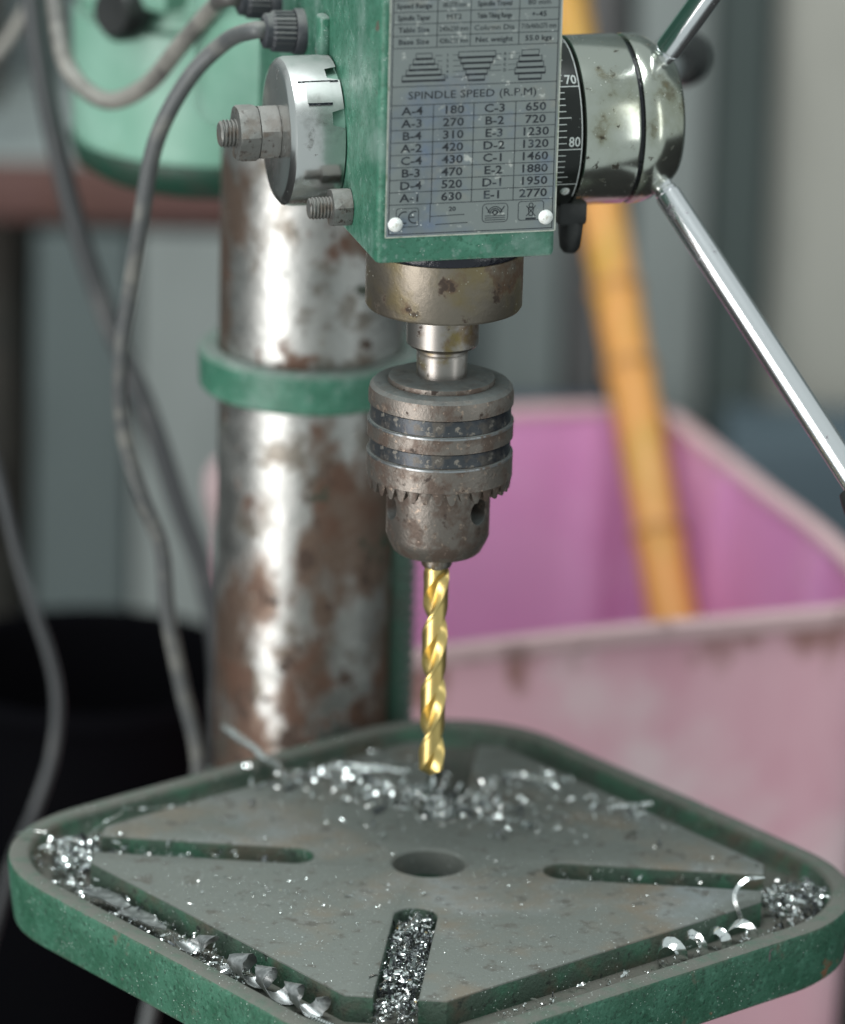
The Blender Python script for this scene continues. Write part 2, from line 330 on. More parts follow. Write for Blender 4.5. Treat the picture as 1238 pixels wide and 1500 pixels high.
mb.obj('body', sheet_mat('crate_dark_blue', srgb(74, 82, 98)), crate)
for sx in (-1, 1):
    mb = MB(); mb.add(*boxc((50+sx*45, 1088, FLOOR+115), np.eye(3), (8, 2.5, 108), 1)); mb.obj('batten', sheet_mat('crate_batten', srgb(66, 70, 82)), crate)

# workbench with red-brown edge
wb = empty('workbench', (-330, 1090, FLOOR), 'grey topped workbench with a red brown front edge, behind the motor', 'workbench')
mb = MB(); mb.add(*boxc((-330, 1100, -2), np.eye(3), (235, 100, 9), 1.5)); mb.obj('bench_top', M_['bench'], wb)
mb = MB(); mb.add(*boxc((-330, 992, -9), np.eye(3), (235, 7, 15.5), 1.5)); mb.obj('front_edge', M_['beam'], wb)
for x in (-540, -118):
    for y in (1015, 1185):
        mb = MB(); mb.add(*boxc((x, y, (FLOOR-11.2)/2), np.eye(3), (14, 14, (-FLOOR-11.2)/2), 1.5)); mb.obj('leg', M_['post'], wb)
mb = MB(); mb.add(*boxc((-330, 1150, 40.5), np.eye(3), (70, 40, 33), 3)); o = mb.obj('toolbox', M_['post']); 
tag(o, 'dark toolbox standing on the grey workbench', 'toolbox')

# dark locker put in for the dark area beneath the bench
lk = empty('infill', (-300, 1040, FLOOR), 'dark brown locker standing under the grey topped workbench', 'infill')
mb = MB(); mb.add(*boxc((-300, 1080, FLOOR+185), np.eye(3), (62, 60, 185), 3)); mb.obj('body', M_['post'], lk)
mb = MB(); mb.add(*boxc((-300, 1018, FLOOR+186), np.eye(3), (56, 1.8, 176), 1)); dr_ = mb.obj('door', M_['post'], lk)
mb = MB(); mb.add(*boxc((-256, 1012, FLOOR+200), np.eye(3), (3, 4, 22), 1)); mb.obj('handle', M_['black'], dr_)

# black tub
tub = empty('black_tub', (-165, 560, FLOOR), 'round black plastic tub on the floor beneath the workbench edge', 'tub')
fr = frame((-165, 545, FLOOR), (0, 0, 1))
lathe([(0, 4), (50, 4), (51, .5), (58, .5), (60, 4), (75, 270), (71.5, 270), (56.5, 8), (0, 8)], fr, 56, False).obj('wall', M_['black_rubber'], tub)
lathe([(72.5, 270.2), (72.5, 274), (74, 276), (77.5, 276), (79, 274), (79, 268), (76, 266)], fr, 56, False).obj('rim', M_['black_rubber'], tub)
# grey tubes on the floor
for k, (a, b, lab) in enumerate([((-262, 470, FLOOR+9.5), (-140, 640, FLOOR+9.5), 'blue grey steel tube lying on the floor right against the black tub'),
                                 ((-236, 455, FLOOR+9.5), (-205+78, 605, FLOOR+9.5), 'blue grey steel tube on the floor, farther from the black tub than its twin')]):
    a = np.array(a); b = np.array(b)
    mb = MB(); fr = frame(a, b-a); L = np.linalg.norm(b-a); lathe([(9, 0), (9, L), (7.4, L), (7.4, 0), (9, 0)], fr, 24, False, mb=mb)
    #kept simple: an open tube with real wall thickness
    o = mb.obj('steel_tube', M_['bluegrey']); tag(o, lab, 'tube', 'tubes on the floor')

# pink bin -------------------------------------------------------------
binp = np.array([(-30, 312), (8, 331), (81, 361), (150, 384), (196, 404), (199, 440), (184, 504), (159, 572), (136, 637), (118, 684), (100, 698), (48, 690), (-13, 672), (-64, 648), (-106, 572), (-84, 430), (-52, 330)], float)
bc = catmull(np.vstack([binp, binp[:1]]), 8)[:-1]
cen = bc.mean(0)
def binloop(s, off, rib=0.):
    P = offset_poly(bc, off); Q = cen+(P-cen)*s
    if rib:
        L = np.cumsum(np.linalg.norm(np.diff(np.vstack([bc, bc[:1]]), axis=0), axis=1)); 
        nr = offset_poly(bc, off+1)-P; nr /= np.linalg.norm(nr, axis=1)[:, None]
        Q = Q+nr*(rib*np.maximum(0, np.cos(2*PI*L/118.))**6)[:, None]
    return Q
pb = empty('pink_bin', (cen[0], cen[1], FLOOR), 'tall pink plastic bin with magenta inside and dirty rim, holding a bamboo pole', 'bin')
mb = MB(); zt = -37.; loops = []
zs = np.linspace(zt, FLOOR+2, 12)
for A, B in zip(zs[:-1], zs[1:]):
    sa = 1-.09*(zt-A)/(zt-FLOOR); sb = 1-.09*(zt-B)/(zt-FLOOR)
    strip(binloop(sa, 0), binloop(sb, 0), A, B, mb)
tess(binloop(.9105, 0), [], FLOOR+2, mb); mb.obj('outer_wall', M_['pink_out'], pb, merge=True)
mb = MB(); zs = np.linspace(zt, FLOOR+10, 12)
for A, B in zip(zs[:-1], zs[1:]):
    sa = 1-.09*(zt-A)/(zt-FLOOR); sb = 1-.09*(zt-B)/(zt-FLOOR)
    strip(binloop(sa, 4, 7*min(1, (zt-A)/40)), binloop(sb, 4, 7*min(1, (zt-B)/40)), A, B, mb)
tess(binloop(.9125, 4, 7), [], FLOOR+10, mb); mb.obj('inner_wall', M_['magenta'], pb, merge=True)
mb = MB(); prof = [(5.5, zt-1), (5, zt+2.4), (1, zt+3.4), (-3.5, zt+2.4), (-3.6, zt-1), (-3.2, zt-5), (-1, zt-6), (-.6, zt-3)]
for (a, za), (b, zb) in zip(prof[:-1], prof[1:]): strip(offset_poly(bc, a), offset_poly(bc, b), za, zb, mb)
mb.obj('rim', M_['rim_dirt'], pb, merge=True)
# bamboo pole
p0 = np.array([99.3, 676, -24.5]); p1 = np.array([118.8, 600, -112.]); d = (p1-p0)/np.linalg.norm(p1-p0)
low = p0+d*((FLOOR+26-p0[2])/d[2]); top = p0-d*420
bam = empty('bamboo_pole', low, 'orange yellow bamboo pole leaning out of the pink bin', 'pole')
L = np.linalg.norm(top-low); fr = frame(low, top-low); prof = [(0, 0), (12, .2)]
nodes = [60, 195, 300, 395, 440+46, 530, 640, 700]
for s in np.arange(2, L, 4.):
    r = 13.6-.0035*s
    for q in nodes: r += 1.5*math.exp(-((s-q)/4)**2)-.5*math.exp(-((s-q-9)/5)**2)
    prof.append((r, s))
prof.append((9, L)); prof.append((0, L))
lathe(prof, fr, 28, False).obj('cane', M_['bamboo'], bam)
for q in nodes:
    if q < L-10:
        r = 13.6-.0035*q+1.3; lathe([(r-.6, q-3.2), (r+.5, q-1.2), (r+.5, q+1.2), (r-.6, q+3.2)], fr, 28, False).obj('node_ring', M_['node'], bam)

# ================================================================== the drill press
CX, CY = -52., 186.
dp = empty('drill_press', (CX, CY, FLOOR), 'green pillar drill press with rusty chrome column, black geared chuck and swarf covered table', 'drill press')
cf = frame((CX, CY, 0), (0, 0, 1))
# base
mb = MB(); mb.add(*boxc(mp(0, 90, 0)*[1, 1, 0]+np.array([0, 0, FLOOR+12]), (U, WB, ZV), (110, 180, 12), 6)); mb.obj('base', M_['green_dark'], dp)
lathe([(62, FLOOR+24), (60, FLOOR+32), (46, FLOOR+60), (44, FLOOR+66), (37, FLOOR+66)], cf, 64, False).obj('column_flange', M_['green_dark'], dp)
# column with slight wobble so that it is not mathematically clean
lathe([(36.8, z) for z in np.linspace(FLOOR+24, 250, 60)], cf, 96).obj('column', M_['column'], dp, origin=(CX, CY, 60))
# collar ring
rz0, rz1 = 128.6, 145.5
lathe([(36.9, rz0+.6), (43, rz0), (44.4, rz0+1.4), (44.8, rz1-1.6), (43.6, rz1), (37.6, rz1), (36.9, rz1-1)], cf, 96, False).obj('rack_ring', M_['green'], dp)
# rack on the right of the column
rd = np.array([math.cos(math.radians(-12)), math.sin(math.radians(-12)), 0]); rs = np.array([-rd[1], rd[0], 0])
mb = MB(); c0 = np.array([CX, CY, 0])
mb.add(*boxc(c0+rd*38.6+ZV*((rz0-150)/2), (rd, rs, ZV), (2.6, 6, (rz0+150)/2-1), .4, 1))
rack = mb.obj('rack', M_['green_dark'], dp)
mb = MB()
z = -148.
while z < rz0-4:
    q = [c0+rd*a+rs*s*5.8+ZV*(z+dz) for s in (-1, 1) for a, dz in ((41.1, 0), (44.6, 1.3), (44.6, 2.6), (41.1, 4.0))]
    mb.add(q, [(0, 1, 2, 3), (7, 6, 5, 4), (0, 4, 5, 1), (1, 5, 6, 2), (2, 6, 7, 3)]); z += 5.0
mb.obj('rack_teeth', M_['green_dark'], rack, smooth=0)

# head casting: front box, web and boss around the column
HB = 241.6
def rr2(u0, u1, w0, w1, r, n=6):
    out = []
    for cx_, cy_, a in ((u1-r, w1-r, 0), (u0+r, w1-r, 90), (u0+r, w0+r, 180), (u1-r, w0+r, 270)):
        for k in range(n+1):
            t = math.radians(a+90*k/n); out.append((cx_+r*math.cos(t), cy_+r*math.sin(t)))
    return np.array(out)
def prism(P2, z0, z1, bev, mb):
    """P2 in machine u,w ; bevelled bottom edge"""
    P2 = np.array(P2); W2 = lambda P: [p[0]*U[:2]+p[1]*WB[:2] for p in P]
    I = offset_poly(P2, bev); I2 = offset_poly(P2, bev*.3)
    tess(W2(I), [], z0, mb); strip(W2(I), W2(I2), z0, z0+bev*.3, mb); strip(W2(I2), W2(P2), z0+bev*.3, z0+bev, mb)
    strip(W2(P2), W2(P2), z0+bev, z1, mb); tess(W2(P2), [], z1, mb)
mb = MB(); prism(rr2(-33.2, 32.2, -30, 205, 2.6), HB, 470, 1.6, mb)
head = mb.obj('head', M_['green'], dp, merge=True)
mb = MB(); lathe([(40, 240.3), (46, 240.5), (47.5, 243), (48, 300), (48, 470), (0, 470)], cf, 72, False, mb=mb); mb.obj('column_boss', M_['green_motor'], dp)
# motor behind
mo = frame((-97, 335, 0), (0, 0, 1))
mot = lathe([(0, 178), (30, 178), (50, 180), (57.5, 184), (60.5, 190), (61.5, 198), (61.5, 248), (58, 250), (58, 256), (61.5, 258), (61.5, 330), (0, 330)], mo, 80, False).obj('motor', M_['green_motor'], dp)
lathe([(50.5, 177.6), (59, 182.6), (62.3, 190), (62.6, 193), (62.2, 194)], mo, 80, False).obj('motor_end_band', M_['green_dark'], mot)
mb = MB(); mb.add(*boxc((-128, 290, 300), ((.8, -.6, 0), (.6, .8, 0), (0, 0, 1)), (26, 14, 40), 3)); mb.obj('terminal_box', M_['green_motor'], mot)
lathe([(0, 0), (11, 0), (12.5, 2), (12.5, 9), (9, 14), (0, 14)], frame((-130, 283, 257.5), (-.55, -.75, .1)), 32, False).obj('cable_grommet', M_['black'], mot)
mb = MB(); mb.add(*boxc((-70, 268, 270), ((.96, .26, 0), (-.26, .96, 0), (0, 0, 1)), (18, 30, 14), 3)); mb.obj('motor_bracket', M_['green_motor'], dp)

# name plate -----------------------------------------------------------
WP = -31.1
plate_bm = MB(); plate_bm.add(*boxc(mp(.6, (-30+WP)/2-.02, 311.5), (U, WB, ZV), (31.0, .53, 60), .25, 1))
plate = plate_bm.obj('nameplate', M_['plate'], dp)
ink = MB()
def prow(u0, z0, u1, z1, wd=.22, mb=None):
    mb = mb or ink; d = np.array([u1-u0, z1-z0]); d = d/np.linalg.norm(d); n = np.array([-d[1], d[0]])*wd/2
    pts = [(u0-n[0], z0-n[1]), (u1-n[0], z1-n[1]), (u1+n[0], z1+n[1]), (u0+n[0], z0+n[1])]
    mb.add([mp(a, WP-.09, b) for a, b in pts], [(0, 1, 2, 3)])
def text_mesh(body, size):
    cu = bpy.data.curves.new('t', 'FONT'); cu.body = body; cu.size = size; cu.align_x = 'CENTER'; cu.align_y = 'CENTER'; cu.resolution_u = 2; cu.offset = 0 if ('M' in body or 'm' in body) else size*.014
    ob = bpy.data.objects.new('t', cu); me = ob.to_mesh()
    v = [tuple(q.co) for q in me.vertices]; f = [tuple(p.vertices) for p in me.polygons]; ob.to_mesh_clear(); bpy.data.objects.remove(ob); bpy.data.curves.remove(cu)
    return v, f
def ptext(body, u, z, size, sx=1., mb=None):
    v, f = text_mesh(body, size); (mb or ink).add([mp(u+a*sx, WP-.10, z+b) for a, b, _ in v], f)
UL, UR = -29.2, 30.4
fu = lambda t: UL+(UR-UL)*t
ZB = 252.6
for a in ((UL, ZB, UR, ZB), (UL, ZB, UL, 369), (UR, ZB, UR, 369), (UL, 369, UR, 369)): prow(*a, .26)
ZR = [263.3+4.47*i for i in range(9)]
for zz in ZR: prow(UL, zz, UR, zz)
for t in (.255, .5, .755): prow(fu(t), ZR[0], fu(t), ZR[-1])
rowsL = [('A-1', '630'), ('D-4', '520'), ('B-3', '470'), ('C-4', '430'), ('A-2', '420'), ('B-4', '310'), ('A-3', '270'), ('A-4', '180')]
rowsR = [('E-1', '2770'), ('D-1', '1950'), ('E-2', '1880'), ('C-1', '1460'), ('D-2', '1320'), ('E-3', '1230'), ('B-2', '720'), ('C-3', '650')]
for i in range(8):
    zz = ZR[i]+2.2
    for t, s in ((.1275, rowsL[i][0]), (.3775, rowsL[i][1]), (.6275, rowsR[i][0]), (.8775, rowsR[i][1])): ptext(s, fu(t), zz, 4.15, 1.24)
prow(UL, 305.7, UR, 305.7); ptext('SPINDLE SPEED (R.P.M)', fu(.49), 302.3, 3.9, 1.2)
for i in range(12): prow(UL, 319.4+4.25*i, UR, 319.4+4.25*i)
for t in (.265, .466, .76): prow(fu(t), 319.4, fu(t), 319.4+4.25*11)
spec = [('Base Size', '428x255 mm', 'Net weight', '55.0 kgs'), ('Table Size', '240x230 mm', 'Column Dia', '710x460x275 mm'), ('Spindle Taper', 'MT2', 'Table Tilting Range', '+-45'), ('Speed Range', '180-2770 r/min', 'Spindle Travel', '80 mm'),
        ('Drill Size', '16 mm', 'Spindle Speed', '16'), ('Voltage', '230 V', 'Frequency', '50 Hz'), ('Power', '550 W', 'Class', 'S2')]
for i, R in enumerate(spec):
    for t, s, k in zip((.125, .366, .61, .88), R, (1, 1, 1, 1)):
        w_ = (.265, .2, .294, .24)[(.125, .366, .61, .88).index(t)]*(UR-UL)-1.6
        sx = min(1.15, w_/(len(s)*1.35)); ptext(s, fu(t), 319.4+4.25*i+2.1, 2.6, sx)
# step pulleys
def pulley(uc, widths, z0, dz):
    for i, (wa) in enumerate(widths):
        za = z0+i*dz; prow(uc-wa, za, uc+wa, za, .75); prow(uc-wa, za+dz, uc+wa, za+dz, .24); prow(uc-wa, za, uc-wa*.97, za+dz, .2); prow(uc+wa, za, uc+wa*.97, za+dz, .2)
pulley(fu(.19), [7.8, 6.4, 5.2, 3.9, 2.9], 307.6, 1.95)
pulley(fu(.51), [3, 3.9, 4.9, 5.9, 6.8], 307.2, 2.05)
pulley(fu(.835), [4.2, 5.6, 4.9, 4.2, 3.2], 306.9, 2.1)
for i in range(5):
    zz = 308.6+i*1.95; prow(fu(.19)+7.6-i*.9, zz, fu(.30), zz, .16); prow(fu(.365), zz, fu(.51)-3.2-i*.8, zz, .16); ptext('54321'[i], fu(.332), zz, 1.5)
for i in range(4):
    zz = 310.4+i*1.95; prow(fu(.51)+4.2+i*.8, zz, fu(.66), zz, .16); prow(fu(.70), zz, fu(.835)-5+i*.4, zz, .16); ptext('DCBA'[i], fu(.68), zz, 1.5)
# bottom marks
def rrect_mark(u0, z0, u1, z1, r=.9):
    P = rr2(u0, u1, z0, z1, r, 4)
    for i in range(len(P)): prow(P[i][0], P[i][1], P[(i+1) % len(P)][0], P[(i+1) % len(P)][1], .2)
def arc(uc, zc, r, a0, a1, wd=.4, n=14):
    t = np.radians(np.linspace(a0, a1, n))
    for a, b in zip(t[:-1], t[1:]): prow(uc+r*math.cos(a), zc+r*math.sin(a), uc+r*math.cos(b), zc+r*math.sin(b), wd)
rrect_mark(fu(.045), 255.2, fu(.18), 261.9)
arc(fu(.045)+3.0, 258.6, 2.1, 70, 290); arc(fu(.045)+6.6, 258.6, 2.1, 70, 290); prow(fu(.045)+4.6, 258.6, fu(.045)+6.6, 258.6, .36)
prow(fu(.25), 256.5, fu(.25), ZR[0]); prow(fu(.25), 258.6, fu(.46), 258.9, .24); prow(fu(.285), 255.6, fu(.48), 255.9, .24); ptext('20', fu(.385), 261, 2.2, 1.2)
rrect_mark(fu(.57), 255.6, fu(.725), 262.3, 1.4)
for r in (1.2, 1.9, 2.6): arc(fu(.6475), 258.6, r, 10, 170, .3)
arc(fu(.6475), 259.1, .8, 0, 360, .4)
for k in range(3): prow(fu(.585), 256.4+.75*k, fu(.71), 256.4+.75*k, .22)
prow(fu(.59), 261.3, fu(.62), 258.6, .3); prow(fu(.705), 261.3, fu(.675), 258.6, .3)
rrect_mark(fu(.79), 255.8, fu(.945), 262.6)
bu = fu(.8675)
arc(bu, 261.2, .75, 0, 360, .28); prow(bu-1.2, 260.3, bu+1.2, 260.3, .3); prow(bu-1.0, 260.2, bu-.6, 257.4, .26); prow(bu+1.0, 260.2, bu+.6, 257.4, .26); prow(bu-.6, 257.4, bu+.6, 257.4, .26)
prow(bu-1.7, 257.2, bu+1.7, 261, .26); prow(bu+1.7, 257.2, bu-1.7, 261, .26); prow(bu-1.9, 256.3, bu+1.9, 256.3, .6)
ink.obj('printed_table', M_['ink'], plate, smooth=0)
mb = MB()
for a in ((-30.3, 251.6, 31.5, 251.6), (-30.3, 251.6, -30.3, 371), (31.5, 251.6, 31.5, 371)): prow(*a, .5, mb)
mb.obj('bare_edge', M_['plate_edge'], plate, smooth=0)
for (u_, z_) in ((-26.8, 256.2), (28.0, 256.6)):
    lathe([(2.65, 0), (2.6, .5), (2.25, 1.2), (1.4, 1.8), (.5, 2.0), (0, 2.02)], frame(mp(u_, WP, z_), -WB), 24, False).obj('rivet', M_['rivet'], plate)

# feed shaft: spring cap on the left ------------------------------------
SW, SZ = 42., 272.5
fl = frame(mp(-33.2, SW, SZ), -U, ZV)
lathe([(24.5, -.5), (24.5, 9), (0, 9)], fl, 64, False).obj('spring_housing', M_['green_motor'], dp)
mb = MB(); n = 144; NOT = [(-26, 7), (-67, 6.5), (62, 10), (150, 10)]   # notch centre (deg), half width
o_, x_, y_, a_ = fl
def inner_edge(deg):
    for c_, h_ in NOT:
        if abs((deg-c_+180) % 360-180) < h_: return 5.0
    return .6
v = []; f = []
prof2 = [(27.2, None), (27.2, 7.5), (27.2, 16.3), (26.6, 18.2), (25.0, 19.6), (22.5, 20.1), (9, 19.9), (0, 19.9)]
for r, zz in prof2:
    for i in range(n):
        t = 2*PI*i/n; z_ = inner_edge(math.degrees(t)+1.2) if zz is None else zz; v.append(o_+x_*r*math.cos(t)+y_*r*math.sin(t)+a_*z_)
for k in range(len(prof2)-1):
    for i in range(n): f.append((k*n+i, k*n+(i+1) % n, (k+1)*n+(i+1) % n, (k+1)*n+i))
mb.add(v, f); scap = mb.obj('spring_cap', M_['chrome'], dp, smooth=30, merge=True)
# bent tab and slit on the cap
for (deg, h, z0, z1, rr, mt, nm) in ((-46, 9, 4.4, 13.6, 27.5, 'chrome', 'bent_tab'), (-36.2, .9, 1.2, 16.0, 27.35, 'grease', 'slit'), (-56, .9, 4.6, 13.4, 27.75, 'grease', 'slit')):
    mb = MB(); lathe([(rr-.35, z0), (rr, z0), (rr, z1), (rr-.35, z1)], fl, 10, False, math.radians(deg-h), math.radians(deg+h), mb=mb); mb.obj(nm, M_[mt], scap)
def hexnut(name, fr, af, z0, z1, rot, mat, parent):
    R = af/math.sqrt(3); o, x, y, a = fr; v = []; f = []
    rings = [(R*.9, z0, 36), (R, z0+.9, 6), (R, z1-.9, 6), (R*.9, z1, 36)]
    mb = MB(); n = 36
    for r_, z_ in ((.90, z0), (1.0, z0+1.1), (1.0, z1-1.1), (.90, z1)):
        for i in range(n):
            t = 2*PI*i/n; k = (i % 6)/6*60-30+1e-9; hexr = R*math.cos(PI/6)/math.cos(math.radians(k)) ; rr_ = min(hexr, R*.985) if r_ == 1 else min(hexr, R*.91)
            tt = t+rot+PI/6; v.append(o+x*rr_*math.cos(tt)+y*rr_*math.sin(tt)+a*z_)
    for k in range(3):
        for i in range(n): f.append((k*n+i, k*n+(i+1) % n, (k+1)*n+(i+1) % n, (k+1)*n+i))
    f.append(tuple(range(n))[::-1]); f.append(tuple(3*n+i for i in range(n))); mb.add(v, f); return mb.obj(name, mat, parent, smooth=25)
def thread(name, fr, r, z0, z1, pitch, mat, parent):
    prof = []; z = z0
    while z < z1-pitch: prof += [(r, z), (r, z+pitch*.25), (r*.86, z+pitch*.55), (r*.86, z+pitch*.75)]; z += pitch
    prof += [(r*.95, z), (r*.8, z1), (0, z1)]
    return lathe(prof, fr, 28, False).obj(name, mat, parent, smooth=15)
hexnut('nut', fl, 19, 20.0, 27.2, .25, M_['dustnut'], dp)
hexnut('nut', fl, 19, 27.5, 34.9, .05, M_['dustnut'], dp)
thread('threaded_stud', fl, 5.1, 34.9, 41.0, 1.35, M_['dustnut'], dp)
# depth stop bolt low on the side
f2 = frame(mp(-33.2, 9.5, 252.2), -U, ZV)
hexnut('nut', f2, 13, .2, 7.2, .2, M_['dustnut'], dp); thread('bolt', f2, 4.0, 7.2, 15.2, 1.25, M_['dustnut'], dp)
# small cast lug above the cap
mb = MB(); mb.add(*boxc(mp(-34.6, 49, 305.5), (U, WB, ZV), (2.2, 4.2, 8), 1.6, 3)); mb.obj('cast_lug', M_['green'], dp)
# cable glands
def gland(u, w, z, name='cable_gland'):
    fr = frame(mp(u, w, z), -U+.06*ZV, ZV); o, x, y, a = fr; n = 96
    mb = lathe([(8.6, 0), (8.6, 3.2), (8.2, 3.8)], fr, 48, True)
    g = mb.obj(name, M_['gland'], dp); mb = MB(); v = []; f = []
    for r, zz, rb in ((6.9, 3.6, 0), (7.5, 4.2, 1), (7.3, 11.5, 1), (6.6, 12.6, 0), (6.5, 14.6, 0), (4.9, 15.6, 0), (3.6, 15.6, 0)):
        for i in range(n):
            t = 2*PI*i/n; r2 = r+(.32*(1 if math.sin(24*t) > 0 else -1) if rb else 0); v.append(o+x*r2*math.cos(t)+y*r2*math.sin(t)+a*zz)
    for k in range(6):
        for i in range(n): f.append((k*n+i, k*n+(i+1) % n, (k+1)*n+(i+1) % n, (k+1)*n+i))
    mb.add(v, f); mb.obj('ribbed_cap', M_['gland'], g, smooth=25)
    return o+a*15.0, a
g1, ga = gland(-33.2, 86, 298.6)
g2, _ = gland(-33.2, 128, 301.5)

# feed hub on the right ---------------------------------------------------
fh = frame(mp(0, SW, SZ), U, -WB)      # angle 0 points to the front, +90 deg = toward up or down
_, hx, hy, ha = fh                      # hy = U x (-WB) = -Z
dial = lathe([(20, 32.1), (30.6, 32.1), (30.9, 33), (30.9, 53.6), (30.2, 54.1), (20, 54.1)], fh, 128, False).obj('depth_dial', M_['dial'], dp)
lathe([(24, 54.3), (30.4, 54.3), (31.3, 55), (31.3, 74.6), (30.9, 75.4), (29.6, 75.9)], fh, 128, False).obj('dial_collar', M_['nickel'], dp)
lathe([(29.4, 75.2), (29.4, 77.6)], fh, 96, False).obj('hub_groove', M_['grease'], dp)
hub = lathe([(29, 77.0), (31.0, 77.3), (31.3, 78), (31.2, 82), (30.2, 85.5), (24.6, 93.2), (23.2, 94.6), (20, 95), (8, 95), (0, 95)], fh, 128, False).obj('feed_hub', M_['nickel'], dp)
tick = MB()
def dialpt(u, deg, r=31.0):
    t = math.radians(deg); return fh[0]+ha*u+hx*r*math.cos(t)-hy*r*math.sin(t)
def dquad(u0, u1, d0, d1, mb=tick):
    k = max(1, int(abs(d1-d0)/4)); ds = np.linspace(d0, d1, k+1)
    for a, b in zip(ds[:-1], ds[1:]): mb.add([dialpt(u0, a), dialpt(u1, a), dialpt(u1, b), dialpt(u0, b)], [(0, 1, 2, 3)])
D70 = 37.5; per = -4.3
for k in range(-14, 17):
    dg = D70+per*k
    if k % 10 == 0: dquad(42.8, 53.2, dg-.35, dg+.35)
    else: dquad(44.2, 47.4 if k % 5 else 49.2, dg-.3, dg+.3)
dquad(43.8, 44.2, 96, D70+per*16-.3); dquad(53.0, 53.35, 96, -48); dquad(43, 53.3, D70+per*16.6-.3, D70+per*16.6+.4)
for body, k in (('70', 0), ('80', 10), ('60', -10)):
    v, f = text_mesh(body, 5.2); tick.add([dialpt(50.4+a*.85, D70+per*k+math.degrees((b+2.6)/31.0)) for a, b, _ in v], f)
tick.obj('scale_marks', M_['white'], dial, smooth=0)
lathe([(1.75, 0), (1.7, .5), (1.2, 1.1), (0, 1.35)], frame(dialpt(49.5, -41, 30.9), dialpt(49.5, -41, 1)-dialpt(49.5, -41, 0)), 20, False).obj('scale_rivet', M_['rivet'], dial)
# black pointer block below the dial
ptr = MB(); ptr.add(*boxc(mp(56, 34, 240.5), (U, WB, ZV), (5.6, 6, 4.6), 1.6, 2)); pt = ptr.obj('stop_block', M_['black'], dp)
lathe([(0, -11.8), (2.6, -11.4), (4.0, -9.5), (4.5, -5), (4.9, 0), (4.6, 2)], frame(mp(56.5, 33, 236.4), ZV), 28, False).obj('stop_knob', M_['black'], pt)
# three feed handles
T = math.radians(24.5)
for phi, LEN in ((-24, 165), (218, 141), (97, 150)):
    p = math.radians(phi); rad = ZV*math.cos(p)+WB*math.sin(p)
    d = rad*math.cos(T)+U*math.sin(T); b = fh[0]+ha*86.6+rad*23.2
    fr = frame(b, d)
    rod = lathe([(0, 0), (3.9, 0), (3.9, 6.4), (4.3, 6.8), (4.3, 7.6), (3.9, 8), (4.85, 8.6), (4.95, 9.6), (4.95, LEN), (0, LEN)], fr, 40, False).obj('feed_handle', M_['rod'], dp)
    s = 1.15
    lathe([(0, LEN-4), (6.5*s, LEN-4), (7.5*s, LEN-1), (9*s, LEN+6), (10*s, LEN+16), (9.6*s, LEN+24), (7*s, LEN+31), (3*s, LEN+34), (0, LEN+34.5)], fr, 40, False).obj('handle_knob', M_['black'], rod)

# quill, spindle, chuck --------------------------------------------------
qa = frame((0, 0, 0), (0, 0, 1))
lathe([(20, 243.2), (27.6, 243.2), (28.4, 241.8), (28.6, 239.4), (28.2, 238.4), (26, 238.2)], qa, 96, False).obj('grease_ring', M_['grease'], dp)
lathe([(20, 238.8), (27.6, 238.8), (28.3, 238.1), (28.3, 218.0), (27.7, 217.0), (26.8, 216.7), (12, 216.7)], qa, 128, False).obj('quill_collar', M_['collar'], dp)
lathe([(13.1, 217.5), (13.1, 203.0), (12.2, 202.0), (9.5, 200.8), (9.5, 199.8), (8.8, 199.4), (9.3, 198.6), (9.0, 189.0)], qa, 72, False).obj('spindle', M_['steel'], dp)
chk = lathe([(8.9, 190.6), (18.6, 190.3), (19.2, 190.0), (19.4, 189.0), (19.5, 188.3), (21.6, 188.6), (24.6, 187.9), (25.9, 186.6), (26.4, 184.2), (26.4, 180.9), (25.6, 180.8), (25.4, 180.6), (25.4, 174.6), (25.6, 174.5), (26.5, 174.2), (26.5, 168.3), (25.6, 168.1), (25.4, 168.0), (25.4, 162.5), (26.6, 162.2), (26.6, 153.6), (26.2, 153.3)], qa, 128, False).obj('drill_chuck', M_['chuck'], dp, smooth=30)
for z0, z1 in ((174.7, 180.5), (162.7, 167.9)):
    lathe([(25.45, z0), (25.62, z0+.2), (25.62, z1-.2), (25.45, z1)], qa, 128, False).obj('groove_band', M_['groove'], chk)
for z_ in (174.35, 162.35):
    lathe([(26.3, z_+.10), (26.62, z_), (26.66, z_-.5), (26.62, z_-.7)], qa, 128, False).obj('ring_edge', M_['edge'], chk)
NTK = 34; SP = 10; n = NTK*SP; mb = MB(); v = []; f = []
for ring in range(4):
    for i in range(n):
        t = 2*PI*i/n; k = (i % SP)/SP
        tooth = 1-np.clip((abs(k-.5)-.16)/.30, 0, 1)
        zl = 153.2-4.3*tooth
        r, z = ((26.45, 153.6), (26.1-.3*tooth, zl), (22.6, zl+.5), (22.4, 155.0))[ring]
        v.append((r*math.cos(t), r*math.sin(t), z))
for k in range(3):
    for i in range(n): f.append((k*n+i, k*n+(i+1) % n, (k+1)*n+(i+1) % n, (k+1)*n+i))
mb.add(v, f); mb.obj('gear_ring', M_['chuck'], chk, smooth=22)
